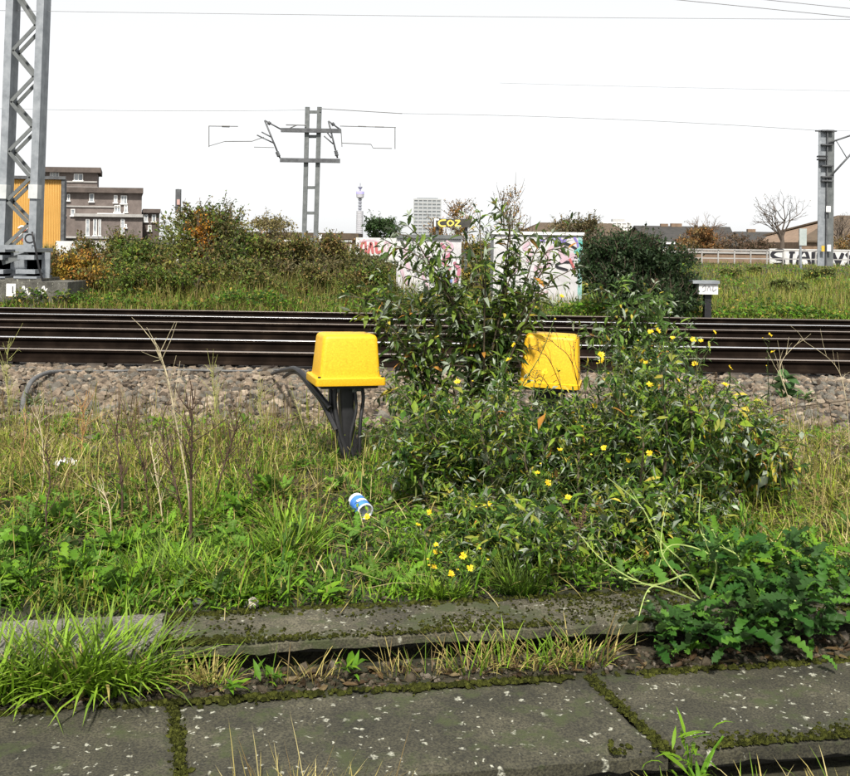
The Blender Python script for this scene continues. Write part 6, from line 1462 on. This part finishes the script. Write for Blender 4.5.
far_shrub('far dark green tree clump left of the first white cabinet', 364, 404, 218, 62, 4200, [C(.035, .075, .02), C(.05, .10, .028), C(.03, .055, .018)], (.12, .26), 709, lumps=14)
far_shrub('autumn orange shrub behind the first white cabinet', 424, 482, 203, 34, 2600, [C(.36, .17, .04), C(.40, .24, .05), C(.25, .11, .03), C(.20, .15, .05)], (.06, .12), 710, lumps=16, open_=.35)
far_shrub('sparse russet shrub rising behind the tall leafy bush', 486, 532, 195, 34, 1500, [C(.26, .13, .04), C(.30, .20, .06), C(.16, .12, .05)], (.05, .11), 711, lumps=14, open_=.5)
far_shrub('brown half bare tree above the wide white cabinet', 548, 606, 217, 66, 4200, [C(.12, .09, .04), C(.17, .12, .05), C(.09, .085, .03)], (.12, .24), 712, lumps=16, open_=.2)
far_shrub('yellow leaved bush behind the gap between the cabinets', 462, 500, 240, 26, 2200, [C(.40, .30, .05), C(.20, .19, .04), C(.10, .12, .03)], (.05, .11), 713, lumps=9)
far_shrub('brown bare thicket on the skyline left of the ladder-like mast', 236, 304, 219, 85, 4500, [C(.17, .13, .065), C(.22, .18, .07), C(.13, .10, .06), C(.30, .26, .07)], (.15, .32), 714, lumps=16, open_=.35)
far_shrub('russet autumn tree in front of the slate roof', 672, 722, 227, 92, 4200, [C(.24, .105, .035), C(.30, .15, .04), C(.15, .075, .035), C(.17, .13, .05)], (.16, .32), 715, lumps=16, open_=.2, dep=2.5)
far_shrub('sparse purple brown thicket before the low dark roof', 714, 772, 236, 88, 2600, [C(.15, .095, .06), C(.12, .075, .05)], (.14, .26), 716, lumps=14, open_=.45, dep=2.5)
far_shrub('orange brown bush behind the handrail at the right edge', 836, 880, 232, 75, 2500, [C(.30, .15, .04), C(.22, .12, .05), C(.18, .14, .06)], (.12, .24), 717, lumps=10, open_=.2)
far_shrub('low green shrub on the crest left of the brick wall', 606, 690, 252, 50, 4200, DGN, (.1, .2), 718, lumps=14)
far_shrub('bushy weeds hiding the foot of the low graffiti wall', 340, 400, 256, 33, 3000, [C(.09, .085, .03), C(.12, .10, .04), C(.07, .08, .02)], (.07, .14), 719, lumps=12)
SCR = [C(.14, .12, .035), C(.19, .15, .045), C(.09, .11, .02), C(.23, .13, .05), C(.13, .17, .03)]
for q, (lab, u0, u1, vt, Yd) in enumerate([('ragged brown green scrub just right of the rounded left shrub', 226, 282, 232, 27), ('ragged scrub with russet patches in front of the pale handrail', 262, 318, 238, 29), ('ragged scrub right of the ladder-like mast foot', 312, 362, 238, 30), ('ragged yellowing scrub hiding the pale grey wall', 44, 108, 240, 26), ('ragged scrub between the two left shrubs', 100, 150, 236, 29)]):
    far_shrub(lab, u0, u1, vt, Yd, 3600, SCR if q != 3 else SCR + [C(.36, .26, .05)], (.06, .13), 740 + q, lumps=16)
for q, (lab, u0, u1, vt, Yd) in enumerate([('low leafy clump at the foot of the left shrubs', 100, 168, 264, 22.9), ('low leafy clump below the rounded shrub', 158, 232, 262, 23.2), ('low olive clump before the scrub left of the mast foot', 222, 296, 262, 23.6), ('low olive clump before the ladder-like mast', 284, 352, 264, 23.8), ('low green clump left of the first white cabinet', 340, 398, 268, 23.0)]):
    far_shrub(lab, u0, u1, vt, Yd, 3200, (DGN if q in (0, 1, 4) else SCR) + [C(.10, .16, .02)], (.05, .11), 760 + q, lumps=14)
for q, (lab, u0, u1, vt, Yd) in enumerate([('low nettle clump before the brick wall', 715, 742, 270, 40), ('low nettle clump left of the lettered wall', 745, 770, 268, 44), ('green clump near the foot of the broad mast', 800, 850, 270, 38), ('straw coloured clump on the right bank', 770, 805, 280, 30)]):
    far_shrub(lab, u0, u1, vt, Yd, 1600, [C(.13, .17, .035), C(.09, .13, .03), C(.2, .18, .06)], (.06, .13), 730 + q, lumps=8)

def bare_tree(lab, u, vb, vt, wu, Yd, seed, col=C(.10, .08, .065)):
    rg = np.random.default_rng(seed); base = at(u, vb, Yd); base[2] = float(ground_z(base[0], Yd)); top = at(u, vt, Yd)[2]; H = top - base[2]; t = empty('bare_tree', base, lab, 'tree', 'shrubs and trees beyond the tracks')
    tr, br, tips = acc(), acc(), []
    tr.tube(spline([base - [0, 0, .1], base + [.1, 0, H * .2], base + [.05, 0, H * .36]], 6), np.linspace(.20, .13, 6), 7, col)
    def grow(p, d, L, r, lev):
        e = p + d * L; m = (p + e) / 2 + rg.normal(0, L * .06, 3); br.tube(spline([p, m, e], 5), np.linspace(r, r * .6, 5), 4, col, cap=False)
        if lev == 0: tips.append(e); return
        for q in range(rg.integers(2, 4)):
            nd = d + rg.normal(0, .42, 3) + [0, 0, .06]; nd /= np.linalg.norm(nd); grow(e if q < 2 else m, nd, L * rg.uniform(.6, .85), r * .58, lev - 1)
    for q in range(6):
        d = np.array([rg.normal(0, .6), rg.normal(0, .4), 1.0]); d /= np.linalg.norm(d); grow(base + [.05, 0, H * rg.uniform(.22, .36)], d, H * .22, .085, 4)
    part(tr, 'trunk', M['bark'], t, base); part(br, 'branches', M['bark'], t, base)
    a = acc(); tips = np.array(tips); k = rg.random(len(tips)) < .3; tp = tips[k]
    a.scatter(*QUADLEAF[0], tp, frames(rg.standard_normal((len(tp), 3))), rg.uniform(.1, .2, len(tp)), np.tile(C(.16, .11, .05), (len(tp), 1))); part(a, 'crown', M['leaf'], t, base, False, 'stuff')
bare_tree('bare leafless tree against the sky left of the broad right mast', 781, 250, 190, 30, 75, 801)
bare_tree('small bare tree on the skyline behind the broad mast', 841, 250, 205, 15, 95, 802)
bare_tree('wispy bare tree above the russet tree', 704, 250, 212, 20, 96, 803, C(.16, .11, .08))
